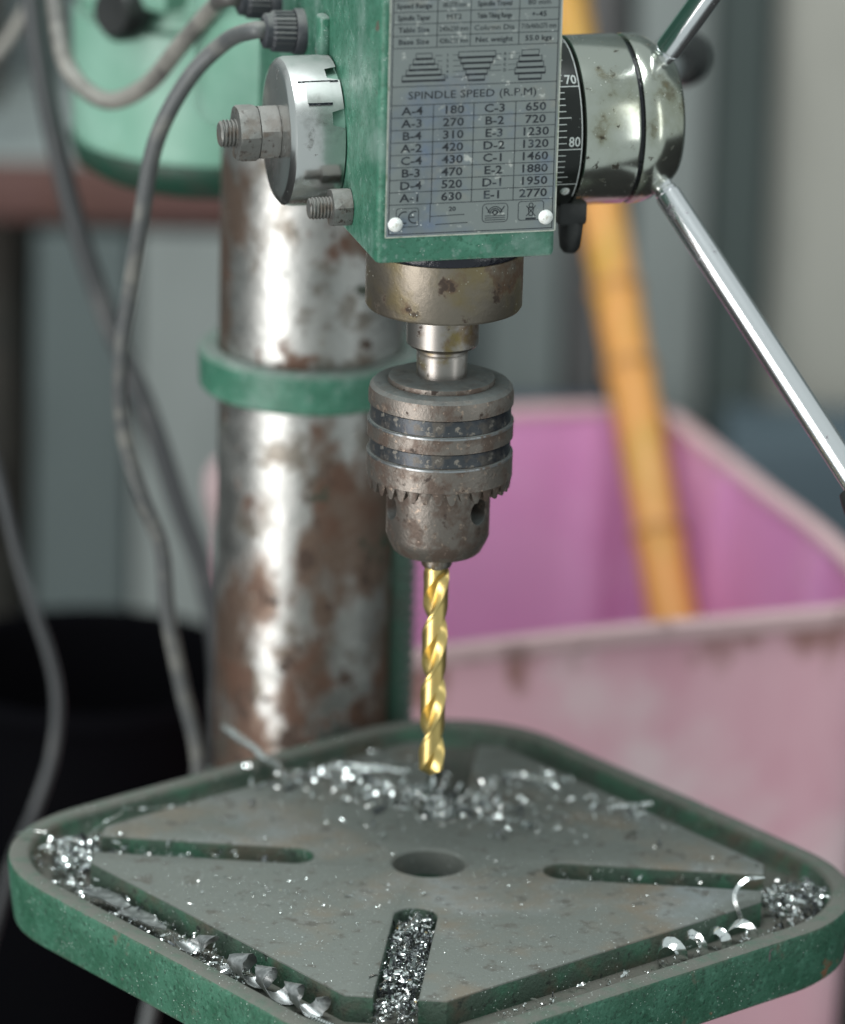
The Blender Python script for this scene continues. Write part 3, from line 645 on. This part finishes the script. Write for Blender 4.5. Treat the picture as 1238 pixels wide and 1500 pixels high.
# lower body with key holes cut in
low_b = lathe([(0, 156), (18.9, 156), (18.9, 130.6), (18.2, 128.6), (16.2, 124.6), (15.2, 123.7), (9.0, 123.5), (8.4, 124.2), (8.4, 130), (0, 130)], qa, 128, False).obj('chuck_body', M_['chuck'], chk, smooth=30, origin=(0, 0, 140), merge=True)
cut = MB()
for t in (-1.17, .925, 3.02):
    dr = np.array([math.sin(t), -math.cos(t), 0]); lathe([(0, 7), (4.6, 7), (4.6, 18.1), (5.1, 19.4), (0, 19.4)], frame((0, 0, 142.2), dr), 32, False, mb=cut)
co = cut.obj('cutter', M_['grease'], smooth=0, origin=(0, 0, 0), merge=True)
md = low_b.modifiers.new('b', 'BOOLEAN'); md.object = co; md.operation = 'DIFFERENCE'; md.solver = 'EXACT'
bpy.context.view_layer.update(); dg_ = bpy.context.evaluated_depsgraph_get(); nm = bpy.data.meshes.new_from_object(low_b.evaluated_get(dg_)); low_b.modifiers.clear(); low_b.data = nm
bpy.data.objects.remove(co, do_unlink=True)
bm = bmesh.new(); bm.from_mesh(nm)
for fc in bm.faces: fc.smooth = True
for e in bm.edges: e.smooth = e.is_manifold and e.calc_face_angle(PI) < math.radians(30)
bm.to_mesh(nm); bm.free()
for k in range(3):
    t = math.radians(100+120*k-190); dr = np.array([math.cos(t), math.sin(t), 0]); dt = np.array([-dr[1], dr[0], 0])
    mb = MB(); mb.add(*boxc(dr*7.0+ZV*121.6, (dr, dt, ZV), (1.5, 1.9, 3.4), .5, 2)); mb.obj('jaw', M_['steel'], chk)
lathe([(5.0, 128), (5.7, 126), (5.7, 118.6), (5.3, 117.6), (4.8, 117.6)], qa, 40, False).obj('jaw_ring', M_['steel'], chk)

# drill bit ---------------------------------------------------------------
R = 4.75; N = 72; v = []; f = []; zt0 = 34.9; PIT = 46.5
def bitr(phi, fl_):
    a = math.degrees(phi) % 180
    if a < 86: r = R if a < 11 else R*.965
    else:
        s = (a-86)/94; dp_ = math.sin(PI*s)**.75; r = R*.965-R*.66*dp_*fl_
        if s > .9: r = r+(R-r)*((s-.9)/.1)
    return r
zs = np.concatenate([np.linspace(zt0, zt0+2.9, 8), np.linspace(zt0+3.4, 116, 150), [118, 124, 150]])
for z in zs:
    tw = -2*PI*(z-zt0)/PIT+1.25; fl_ = min(1, max(0, (116.5-z)/4.5)); s = min(1, (z-zt0+.06)/2.9)
    for k in range(N):
        phi = 2*PI*k/N; r = bitr(phi, fl_)*s; v.append((r*math.cos(phi-tw), r*math.sin(phi-tw), z))
for k in range(len(zs)-1):
    for i in range(N): f.append((k*N+i, k*N+(i+1) % N, (k+1)*N+(i+1) % N, (k+1)*N+i))
f.append(tuple(range(N))); f.append(tuple((len(zs)-1)*N+i for i in range(N)))
mb = MB(); mb.add(v, f); bit = mb.obj('drill_bit', M_['gold'], smooth=28); tag(bit, 'gold coated twist drill bit clamped in the chuck above the table hole', 'drill bit')

# table ---------------------------------------------------------------------
HT, RT, ZRIM, ZPAN, ZBOT = 128.9, 57., -2.2, -10.5, -27.5
def rrt(d, n=18):
    H = HT-d; r = max(RT-d, 2); out = []
    for k in range(4):
        a0 = k*PI/2; c = np.array([math.cos(a0)*(H-r)-math.sin(a0)*(H-r), math.sin(a0)*(H-r)+math.cos(a0)*(H-r)])
        for a in np.linspace(a0, a0+PI/2, n): out.append(tb(*(c+r*np.array([math.cos(a), math.sin(a)]))))
        e = np.array([math.cos(a0+PI/2), math.sin(a0+PI/2)]); nx = np.array([-e[1], e[0]])
        for s in np.linspace(0, 1, 14)[1:-1]:
            q0 = c+r*e; q1 = q0+nx*2*(H-r); out.append(tb(*(q0+(q1-q0)*s)))
    return np.array(out)
mb = MB(); prof = [(14, ZBOT), (4.5, ZBOT), (2.6, ZBOT+1.6), (1.2, -14), (.5, ZRIM-2), (.9, ZRIM-.7), (2.0, ZRIM), (7.6, ZRIM), (8.8, ZRIM-.8), (9.4, ZRIM-2.2), (10.4, ZPAN+1.6), (12, ZPAN)]
def wob(L, z, d):
    out = []
    for p in L:
        q = noise.noise(Vector((p[0]*.02, p[1]*.02, .3)))*.9; dz = noise.noise(Vector((p[0]*.015, p[1]*.015, 5)))*.8; out.append((p[0], p[1], z+(dz if z > ZBOT+3 and z > ZPAN+1 else 0)))
    return out
for (a, za), (b, zb) in zip(prof[:-1], prof[1:]):
    A = wob(rrt(a), za, a); B = wob(rrt(b), zb, b); n = len(A); mb.add(A+B, [(i, (i+1) % n, n+(i+1) % n, n+i) for i in range(n)], 1 if a > 7 and za > -12 else 0)
hole = circ2((0, 0), 13.6)
tess(rrt(12), [hole[::-1]], ZPAN, mb, mi=1); tess(rrt(14), [hole[::-1]], ZBOT, mb); strip(hole, hole, ZPAN, ZBOT, mb)
table = mb.obj('table', [M_['green_table'], M_['green_dirty']], dp, smooth=40, origin=(0, 0, 0), merge=True)
# raised work surface with four slots
S, CH, SWD, SR0 = 101., 25.5, 8.0, 43.
out = []
for k in range(4):
    a = PI/4+k*PI/2; dr = np.array([math.cos(a), math.sin(a)]); nr = np.array([-dr[1], dr[0]])
    D = S*math.sqrt(2)-CH/math.sqrt(2); hw = CH/math.sqrt(2)
    out.append(dr*D-nr*hw); out.append(dr*D-nr*SWD)
    for t in np.linspace(-PI/2, PI/2, 11)[::1]:
        out.append(dr*(SR0+SWD-SWD*math.cos(t))+nr*SWD*math.sin(t))
    out.append(dr*D+nr*SWD); out.append(dr*D+nr*hw)
outl = np.array([tb(*p) for p in out]); bevd = .8
ins = offset_poly(outl, bevd); holei = circ2((0, 0), 14.6)
mb = MB(); tess(ins, [holei[::-1]], 0., mb, mi=0); strip(ins, offset_poly(outl, .25), 0, -.28, mb); strip(offset_poly(outl, .25), outl, -.28, -bevd, mb)
strip(outl, outl, -bevd, ZPAN, mb, 1); strip(holei, hole, 0, -1, mb); strip(hole, hole, -1, ZPAN, mb, 0)
mb.obj('work_surface', [M_['iron'], M_['green_dirty']], table, smooth=35, origin=(0, 0, 0), merge=True)
# bracket and clamp under the table
mb = MB(); lathe([(37.2, -104), (52, -104), (53, -102), (53, -52), (51, -50), (37.2, -50)], cf, 64, False, mb=mb); mb.obj('table_clamp', M_['green_dark'], dp)
dv = np.array([-CX, -CY, 0]); dv /= np.linalg.norm(dv); dn = np.array([-dv[1], dv[0], 0])
mb = MB(); mb.add(*boxc(np.array([CX, CY, 0])/2+dv*14+ZV*-55, (dv, dn, ZV), (72, 24, 26), 4)); mb.obj('table_arm', M_['green_dark'], dp)

# ================================================================== cables
def cable(name, pts, r, mat, label, cat='cable'):
    mb = sweep(catmull(pts, 12), r, 16); o = mb.obj(name, mat); tag(o, label, cat); return o
cable('power_cable', [g1-ga*2, g1+ga*4, (-84.1, 100, 288.), (-98.4, 108, 271), (-110.7, 115, 244.5), (-116.8, 125, 209.4), (-120.9, 135, 181.9), (-125.1, 145, 151.2), (-125, 155, 120), (-118.3, 160, 90.1), (-110, 165, 65.7), (-107.3, 170, 34.9), (-101.2, 175, .9), (-94.4, 180, -36.6), (-101, 190, -90), (-116, 200, -160), (-130, 180, -260), (-150, 150, -360), (-190, 120, FLOOR+3.4), (-300, 60, FLOOR+3.4), (-420, 20, FLOOR+3.4)],
      3.3, M_['cable'], 'long grey power cable hanging from the ribbed gland down beside the column')
cable('motor_cable', [g2-ga*2, g2+ga*5, (-91.6, 150, 288.7), (-105, 170, 268.9), (-118.6, 190, 248.7), (-134.7, 210, 237), (-149.2, 230, 240.2), (-156.6, 240, 253.9), (-160.9, 262, 280), (-158, 282, 296), (-150, 289, 303)], 3.6, M_['cable_pale'], 'pale grey cable looping in a U in front of the motor')
cable('drop_cable', [(-178, 330, 420), (-177, 330, 330), (-175.8, 330, 267.5), (-172.9, 330, 232.5), (-165.6, 330, 191.3), (-155.4, 330, 149.6), (-142.1, 330, 110.6), (-125.7, 330, 71.2), (-111.5, 330, 28.1), (-99.8, 330, -6.1), (-92, 330, -60), (-95, 325, -200), (-105, 320, -330), (-130, 300, FLOOR+5), (-220, 250, FLOOR+5)], 4.6, M_['cable_dark'], 'thick dark grey cable hanging slanted past the motor')
cable('thin_cable', [(-215, 280, 220), (-205, 270, 150), (-194.2, 260, 103), (-182.9, 260, 58.5), (-172.9, 260, 16.3), (-162.2, 260, -17.1), (-158.7, 260, -38.6), (-161, 260, -63.5), (-168.6, 260, -88.8), (-181, 270, -125), (-205, 280, -220), (-230, 290, -340), (-290, 300, FLOOR+2.6), (-360, 300, FLOOR+2.6)], 2.5, M_['cable_dark'], 'thin grey cable hanging in front of the black tub')
cable('pale_cord', [(-168, 400, 290), (-177, 400, 246), (-186, 400, 225), (-195, 400, 211), (-209.8, 400, 194), (-240, 400, 165), (-290, 420, 80), (-330, 430, -100), (-345, 440, -300), (-380, 440, FLOOR+3.2), (-460, 440, FLOOR+3.2)], 3.0, M_['cable_pale'], 'pale cord crossing the upper background beside the slanted dark cable')

# ================================================================== swarf
def chip_templates():
    T_ = []
    def strip_(n, fn, w0, ragged):
        v = []
        for i in range(n+1):
            t = i/n; p, d = fn(t); w = w0*min(1, .15+4*t, .15+4*(1-t))*(1+ragged*RNG.uniform(-1, 1)); v += [p-d*w, p+d*w*(1+ragged*RNG.uniform(-1, 1))]
        v = np.array(v); v -= v.mean(0); v /= max(np.ptp(v, axis=0).max(), .01)
        T_.append((v, [(2*i, 2*i+1, 2*i+3, 2*i+2) for i in range(n)]))
    for k in range(9):       # curved slivers
        tn = RNG.uniform(.12, .6); sk = RNG.uniform(-.6, .6); wd = RNG.uniform(.05, .16)
        strip_(7, lambda t: (np.array([math.cos(tn*2*PI*t), math.sin(tn*2*PI*t), sk*t]), np.array([.25*math.cos(tn*2*PI*t), .25*math.sin(tn*2*PI*t), 1.])), wd, .45)
    for k in range(6):       # tangled curls
        tn = RNG.uniform(1.2, 2.8); sk = RNG.uniform(1.4, 4.5); wd = RNG.uniform(.14, .34); ph = RNG.uniform(0, 6)
        strip_(int(tn*9), lambda t: (np.array([(1+.3*math.sin(4*t+ph))*math.cos(tn*2*PI*t), (1+.3*math.cos(5*t+ph))*math.sin(tn*2*PI*t), sk*(t+.08*math.sin(7*t+ph))]), np.array([.3*math.cos(tn*2*PI*t), .3*math.sin(tn*2*PI*t), 1.])), wd, .35)
    for k in range(5):       # needles and flat flakes
        bd = RNG.uniform(-.5, .5); wd = RNG.uniform(.03, .2)
        strip_(4, lambda t: (np.array([2*t, bd*t*t, .3*math.sin(2*t+k)]), np.array([0, 1., .4])), wd, .5)
    return T_
TPL = chip_templates()
def rotm():
    q = RNG.normal(size=4); q /= np.linalg.norm(q); w, x, y, z = q
    return np.array([[1-2*(y*y+z*z), 2*(x*y-z*w), 2*(x*z+y*w)], [2*(x*y+z*w), 1-2*(x*x+z*z), 2*(y*z-x*w)], [2*(x*z-y*w), 2*(y*z+x*w), 1-2*(x*x+y*y)]])
def chips(P, smin, smax, floor, mb, flat=1., tpl=None, mi=None):
    """scatter chips at points P (x,y,ztop): each rests between floor and ztop"""
    for p in P:
        v, f = TPL[RNG.integers(len(TPL)) if tpl is None else RNG.choice(tpl)]; s = smin+(smax-smin)*RNG.random()**2.2
        q = (v@rotm().T); q[:, 2] *= flat; q = q*s; q[:, 2] -= q[:, 2].min()
        q += np.array([p[0], p[1], floor+(p[2]-floor)*RNG.random()]); mb.add(q, f, 0 if mi is None else int(RNG.random() < mi))
def swobj(name, mb, label, mats=('swarf', 'swarf_dark')):
    o = mb.obj(name, [M_[m] for m in mats], smooth=50); tag(o, label, 'shavings', kind='stuff'); return o
def ang(k): a = TH+PI/4+k*PI/2; return np.array([math.cos(a), math.sin(a)]), np.array([-math.sin(a), math.cos(a)])
DB, NB = ang(0); DL, NL = ang(1); DF, NF = ang(2); DR, NR = ang(3)       # back, left, front, right slot directions
Dmax = S*math.sqrt(2)-CH/math.sqrt(2)
# front slot, packed full
mb = MB(); P = []
for _ in range(1250):
    r = RNG.uniform(SR0+1, Dmax+6); s = RNG.uniform(-SWD+.8, SWD-.8); q = DF*r+NF*s; P.append((q[0], q[1], -3.5+1.5*math.cos(s/SWD*1.4)))
chips(P, .8, 5.0, ZPAN, mb, mi=.62)
chips(P[:70], 5, 10, -8, mb, flat=.5, mi=.15)
swobj('metal_shavings', mb, 'dense bright and oily shavings packed in the table slot that runs to the front corner')
# small coil lying in that slot
def helix(p0, p1, r, pitch, width, name, label, mat='swarf', r1=None, wob_=.0, taper=1.0, tilt=.0, phase=0., thick=.12):
    p0 = np.array(p0, float); p1 = np.array(p1, float); L = np.linalg.norm(p1-p0); o, x, y, a = frame(p0, p1-p0); n = max(14, int(L/pitch*18)); r1 = r if r1 is None else r1
    v = []; f = []
    for i in range(n+1):
        s = i/n; nv = [noise.noise(Vector((s*L*.16+p0[0], q_*7.3, p0[1]))) for q_ in range(4)]
        t = 2*PI*L*s/pitch+phase+nv[0]*2.2*min(1, wob_*8); rr_ = r+(r1-r)*s; rr_ *= 1+wob_*math.sin(3.1*t*.37+1)+nv[1]*wob_*2.2
        w = width*min(1, .25+6*s, .25+6*(1-s))*(1+.5*nv[2]+.18*RNG.uniform(-1, 1)); c = o+a*(L*s+nv[3]*pitch*.35*math.sin(PI*s))+np.array([0, 0, wob_*2*math.sin(5*s)])
        for sg, rad in ((-1, rr_*(1-tilt)), (1, rr_*(1+tilt)), (1, rr_*(1+tilt)-thick), (-1, rr_*(1-tilt)-thick)):
            v.append(c+a*sg*w/2+x*rad*math.cos(t)+y*rad*math.sin(t))
    for i in range(n):
        for k in range(4): f.append((4*i+k, 4*i+(k+1) % 4, 4*i+4+(k+1) % 4, 4*i+4+k))
    f += [(3, 2, 1, 0), (4*n, 4*n+1, 4*n+2, 4*n+3)]
    mb = MB(); mb.add(v, f); ob = mb.obj(name, M_[mat], smooth=60); tag(ob, label, 'shaving', 'curled metal shavings on the drill table'); return ob
def P3(q, z): return (q[0], q[1], z)
helix(P3(DF*47+NF*1, -2.0), P3(DF*66-NF*2.6, -2.6), 2.0, 2.1, .9, 'coiled_shaving', 'tight little spring shaped shaving at the inner end of the packed front slot', wob_=.05)
def ribbon(pts, width, name, label, mat='swarf', twist=0., thick=.15, up=(0, 0, 1)):
    P = catmull(pts, 10); T_ = np.gradient(P, axis=0); T_ /= np.linalg.norm(T_, axis=1)[:, None]; v = []; f = []; m = len(P)
    for i in range(m):
        s = np.cross(T_[i], up); s /= max(np.linalg.norm(s), 1e-6); n_ = np.cross(s, T_[i]); t = twist*2*PI*i/m
        d = s*math.cos(t)+n_*math.sin(t); e = np.cross(T_[i], d); w = width*min(1, .3+5*i/m, .3+5*(1-i/m))/2
        v += [P[i]-d*w, P[i]+d*w, P[i]+d*w+e*thick, P[i]-d*w+e*thick]
    for i in range(m-1):
        for k in range(4): f.append((4*i+k, 4*i+(k+1) % 4, 4*i+4+(k+1) % 4, 4*i+4+k))
    f += [(3, 2, 1, 0), (4*m-4, 4*m-3, 4*m-2, 4*m-1)]
    mb = MB(); mb.add(v, f); ob = mb.obj(name, M_[mat], smooth=60); tag(ob, label, 'shaving', 'curled metal shavings on the drill table'); return ob
ribbon([P3(DF*70-NF*5.4, -3), P3(DF*84-NF*5.0, -2.2), P3(DF*98-NF*4.6, -3)], 1.6, 'strip_shaving', 'long straight bright strip lying along the packed front slot')
ribbon([P3(DF*78+NF*0, -2.6), P3(DF*84+NF*3, -1.4), P3(DF*92+NF*3.2, -1.6), P3(DF*100+NF*5, -2.8)], 1.3, 'strip_shaving', 'bent bright strip lying across the packed front slot', twist=.15)
ribbon([P3(DF*74-NF*3, -2.4), P3(DF*79+NF*1, -1.4), P3(DF*83+NF*5, -2.4)], 1.8, 'strip_shaving', 'short broad strip lying crosswise in the packed front slot', twist=.1)

# moats: normal directions of the four sides
def side(k): a = TH+k*PI/2; return np.array([math.cos(a), math.sin(a)]), np.array([-math.sin(a), math.cos(a)])
n2, t2 = side(2); n3, t3 = side(3); n1, t1 = side(1); n0, t0 = side(0)
lf = lambda s, d=110.: n2*d+t2*s
rf = lambda s, d=110.: n3*d+t3*s
# left corner heap
mb = MB(); P = []
for _ in range(330):
    r = Dmax+1+abs(RNG.normal(0, 10)); s = RNG.normal(-1, 12); q = DL*r+NL*s
    P.append((q[0], q[1], -4.5-.02*s*s))
P = [p for p in P if abs(np.dot(p[:2], n1)) < 117 and abs(np.dot(p[:2], n2)) < 117]
chips(P, 1.2, 8.5, ZPAN, mb, mi=.3); swobj('metal_shavings', mb, 'heap of bright shavings in the trough at the table corner beside the hanging cables')
# left front trough
mb = MB(); P = []
for _ in range(620):
    s = RNG.uniform(-80, 30); d = RNG.uniform(102.5, 118); q = lf(s, d); P.append((q[0], q[1], -7 if s > -20 else -5))
chips(P, .8, 4.6, ZPAN, mb, mi=.3, flat=.8)
swobj('metal_shavings', mb, 'fine shavings along the trough with the broad grey spiral')
# flat dusty flakes in that trough
for k, (s, d, a, L_, w_) in enumerate([(-52, 110, .1, 24, 9), (-29, 111, -.05, 24, 8.5)]):
    q = lf(s, d); c = np.array([q[0], q[1], -4.5]); e1 = np.array([*t2, .02]); e2 = np.array([*n2, .10]); e2 /= np.linalg.norm(e2)
    v = []; n = 12
    for sg in (1, -1):
        for i in range(n):
            t = 2*PI*i/n; rr_ = 1+.16*math.sin(3*t+k)+.10*math.sin(7*t); v.append(c+e1*L_/2*rr_*np.sign(math.cos(t))*abs(math.cos(t))**.6+e2*w_/2*rr_*np.sign(math.sin(t))*abs(math.sin(t))**.6+np.array([0, 0, .25*sg+.5*math.sin(2*t)]))
    f = [tuple(range(n)), tuple(range(2*n-1, n-1, -1))]+[(i, (i+1) % n, n+(i+1) % n, n+i) for i in range(n)]
    mb = MB(); mb.add(v, f); o = mb.obj('flat_flake', M_['swarf_dull'], smooth=30)
    tag(o, ['flat dusty grey metal flake in the trough next to the corner heap', 'flat dusty grey metal flake in the trough next to the broad spiral'][k], 'shaving', 'curled metal shavings on the drill table')
def broad(s0, s1, label, ph, r=4.3, w=9., pitch=15., d=109.5, z=-4.6):
    helix(P3(lf(s0, d), z), P3(lf(s1, d-1), z), r, pitch, w, 'broad_spiral_shaving', label, 'swarf_dull', wob_=.09, tilt=.26, phase=ph, thick=.16)
broad(-8, 8, 'short broad grey spiral shaving lying before the larger spiral in the trough', 1.0, r=4.0, w=8)
broad(17, 72, 'large broad grey spiral shaving lying in the trough toward the front corner', 2.2)
helix(P3(lf(70, 112), -7.5), P3(lf(100, 109), -7.8), 1.2, 1.3, .8, 'coiled_shaving', 'thin tight silver coil in the trough at the front corner', wob_=.03)
# right front trough
helix(P3(rf(14, 110), -6.0), P3(rf(62, 109), -5.5), 4.6, 11., 3.0, 'spiral_shaving', 'open bright spiral shaving stretched along the trough beneath the iron edge', wob_=.2, tilt=.28, phase=.6)
q = rf(66, 104)
ribbon([(q[0], q[1], -8), (q[0]-3, q[1]-1, -2), (q[0]-5, q[1]+2, 5), (q[0]-1, q[1]+5, 9.5), (q[0]+6, q[1]+7, 9.8)], 1.7, 'hooked_shaving', 'bright hooked shaving standing up at the end of the stretched open spiral', twist=.2, up=(0, 1, 0))
mb = MB(); P = []
for _ in range(210):
    r = RNG.uniform(Dmax+2, 147); s = RNG.normal(-3, 10); qq = DR*r+NR*s; P.append((qq[0], qq[1], -5-.01*s*s))
P = [p for p in P if abs(np.dot(p[:2], n3)) < 117 and abs(np.dot(p[:2], n0)) < 117]
chips(P, 1.2, 9.0, ZPAN, mb, mi=.45); swobj('metal_shavings', mb, 'dark and bright shavings heaped in the trough at the corner under the chrome feed lever')
mb = MB(); P = []
for _ in range(170):
    s = RNG.uniform(-60, 70); qq = rf(s, RNG.uniform(102.5, 117.5)); P.append((qq[0], qq[1], -9))
chips(P, .8, 3.6, ZPAN, mb, mi=.3); swobj('metal_shavings', mb, 'sparse fine shavings along the trough with the open spiral')
# side slots
mb = MB(); P = []
for _ in range(190):
    r = RNG.uniform(SR0+2, Dmax); qq = DL*r+NL*RNG.uniform(-6, 6.5); P.append((qq[0], qq[1], -3))
chips(P, 1., 5., ZPAN, mb, mi=.25); swobj('metal_shavings', mb, 'loose shavings lying in the slot that leads to the corner heap')
mb = MB(); P = []
for _ in range(90):
    r = RNG.uniform(SR0+2, Dmax); qq = DR*r+NR*RNG.uniform(-6.5, 6.5); P.append((qq[0], qq[1], -3))
chips(P, 1., 4.6, ZPAN, mb, mi=.25); swobj('metal_shavings', mb, 'loose shavings lying in the slot under the chrome feed lever')
# back slot and back of the table
mb = MB(); P = []
for _ in range(420):
    r = SR0+2+abs(RNG.normal(0, 16)); qq = DB*r+NB*RNG.uniform(-7, 7); P.append((qq[0], qq[1], -1))
chips(P, 1.6, 7., ZPAN, mb, mi=.2); swobj('metal_shavings', mb, 'bright shavings heaped in the slot right behind the drill bit')
mb = MB(); P = []
inside = lambda p: abs(np.dot(p, n0)) < 100 and abs(np.dot(p, n1)) < 100 and min(abs(np.dot(p, NB)) if np.dot(p, DB) > 40 else 99, abs(np.dot(p, NL)) if np.dot(p, DL) > 40 else 99, abs(np.dot(p, NR)) if np.dot(p, DR) > 40 else 99, abs(np.dot(p, NF)) if np.dot(p, DF) > 40 else 99) > 8.5 and np.hypot(*p) > 15
def patch(n, c, sx, sy, rot=0.):
    out = []
    while len(out) < n:
        a, b = RNG.normal(0, sx), RNG.normal(0, sy); q_ = np.array([c[0]+a*math.cos(rot)-b*math.sin(rot), c[1]+a*math.sin(rot)+b*math.cos(rot)])
        if inside(q_): out.append((q_[0], q_[1], .6))
    return out
P = patch(230, (-42, 84), 18, 9)+patch(120, (-16, 66), 14, 9)+patch(110, (12, 56), 10, 8)+patch(60, (-30, 50), 26, 14)
chips(P, .6, 8.0, 0, mb, mi=.2, flat=.7); swobj('metal_shavings', mb, 'loose shavings scattered on the iron behind the hole, toward the column')
mb = MB(); P = patch(90, (38, 84), 14, 5)+patch(60, (66, 52), 22, 6, -.4)+patch(16, (82, 60), 6, 4)+patch(14, (87, 22), 3, 3)+patch(150, (38, 46), 24, 11)+patch(60, (30, 60), 18, 14)
chips(P, .6, 6.5, 0, mb, mi=.2, flat=.7); swobj('metal_shavings', mb, 'loose shavings scattered on the iron between the drill bit and the pink bin')
# fine grit over the whole surface
mb = MB(); P = []
for _ in range(4200):
    q_ = tb(*RNG.uniform(-100, 100, 2))
    if inside(q_): P.append((q_[0], q_[1], .02))
P += patch(260, (-48, -34), 20, 8)+patch(130, (-70, -20), 22, 10)+patch(160, (-25, -48), 18, 8)
chips(P, .22, .9, 0, mb, flat=.5, mi=.5)
sz = []
chips(patch(110, (-48, -34), 26, 10), 1.0, 3.2, 0, mb, flat=.5, mi=.25)
chips(patch(190, (0, -10), 60, 52), .8, 2.8, 0, mb, flat=.5, mi=.35)
o = mb.obj('metal_grit', [M_['swarf'], M_['grit']], smooth=0); tag(o, 'fine metal grit sprinkled over the iron work surface', 'grit', kind='stuff')
mb = MB(); P = []
for _ in range(700):
    k = RNG.integers(4); n_, t_ = side(k); q_ = n_*RNG.uniform(121.8, 126.8)+t_*RNG.uniform(-75, 75); P.append((q_[0], q_[1], ZRIM+.6))
chips(P, .2, .7, ZRIM+.3, mb, flat=.5, mi=.5); o = mb.obj('metal_grit', [M_['swarf'], M_['grit']], smooth=0); tag(o, 'fine metal grit sprinkled on the raised rim of the table', 'grit', kind='stuff')
# larger single curls
helix((-82, 118, 6.5), (-62, 96, 1.2), 1.5, 2.2, 1.5, 'coiled_shaving', 'long coiled shaving sticking up over the table rim near the column', wob_=.2)
helix((-62, 95, 1.6), (-55, 78, 1.5), 1.6, 2.4, 1.5, 'coiled_shaving', 'coiled shaving lying below the one that sticks up near the column', wob_=.2)
helix((-38, 92, 1.7), (-8, 90, 1.6), 1.5, 2.3, 1.3, 'coiled_shaving', 'straight coiled shaving on the iron between column and drill bit', wob_=.15)
helix((30, 88, 1.4), (49, 83, 1.4), 1.3, 2.1, 1.2, 'coiled_shaving', 'coiled shaving on the iron in front of the pink bin', wob_=.15)
helix((68, 54, 1.4), (86, 62, 1.4), 1.4, 2.3, 1.3, 'coiled_shaving', 'coiled shaving on the iron close to the rim before the pink bin', wob_=.2)
helix((-9, 60, 2.2), (-2, 72, 1.6), 2.6, 3.0, 1.6, 'coiled_shaving', 'wide coil lying beside the slot right behind the drill bit', wob_=.15)
ribbon([(-156, 16, 1.0), (-150, 18, 1.6), (-142, 15, .5), (-137, 9, -4), (-136, 6, -8)], .8, 'wire_shaving', 'thin wire like shaving bent over the rim at the corner heap', twist=.2)
ribbon([(-131, 13, -8), (-130, 20, -3), (-124, 27, 1), (-117, 33, 3.5), (-117, 41, 6)], 1.0, 'wire_shaving', 'thin upright shaving rising from the corner heap', twist=.3)
ribbon([(-117, 41, 2.0), (-108, 44, 1.0), (-100, 47, .8), (-90, 52, .4)], 1.0, 'wire_shaving', 'crinkled thin shaving lying on the iron edge beyond the corner heap', twist=1.2)
ribbon([(118, 1, -9), (121, 3, -3), (123, 2, 1.0), (122, -1, 3.0)], 1.1, 'wire_shaving', 'short upright shaving in the corner heap under the chrome lever', twist=.3)

# loose curled strings poking out of the heaps
def curls(n, c, sx, sy, z0, label, lo=7, hi=15, flatz=.45):
    for _ in range(n):
        p = np.array([c[0]+RNG.normal(0, sx), c[1]+RNG.normal(0, sy), z0]); a = RNG.uniform(0, 2*PI); L_ = RNG.uniform(lo, hi); k = RNG.uniform(-.5, .5); pts = []; h = 0.
        for i in range(6):
            pts.append(p.copy()); st = L_/5; p = p+np.array([math.cos(a)*st, math.sin(a)*st, flatz*st*math.cos(i*.9+k)]); p[2] = max(p[2], z0-.2); a += k*1.9+RNG.uniform(-.35, .35)
        ribbon(pts, RNG.uniform(.7, 1.5), 'string_shaving', label, twist=RNG.uniform(-1, 1), thick=.1)
q_ = DL*134; curls(9, q_, 5, 8, -6.5, 'thin curled bright string poking out of the heap beside the hanging cables')
q_ = DR*134; curls(7, q_, 4, 6, -7.5, 'thin curled bright string in the heap under the chrome feed lever')
curls(9, (-42, 84), 15, 7, .3, 'thin curled bright string among the shavings between hole and column', flatz=.3)
curls(6, (52, 66), 18, 10, .3, 'thin curled bright string among the shavings before the pink bin', flatz=.3)
q_ = DF*88; curls(8, q_, 4, 12, -2.4, 'thin curled bright string lying on top of the packed front slot', 6, 12, .15)
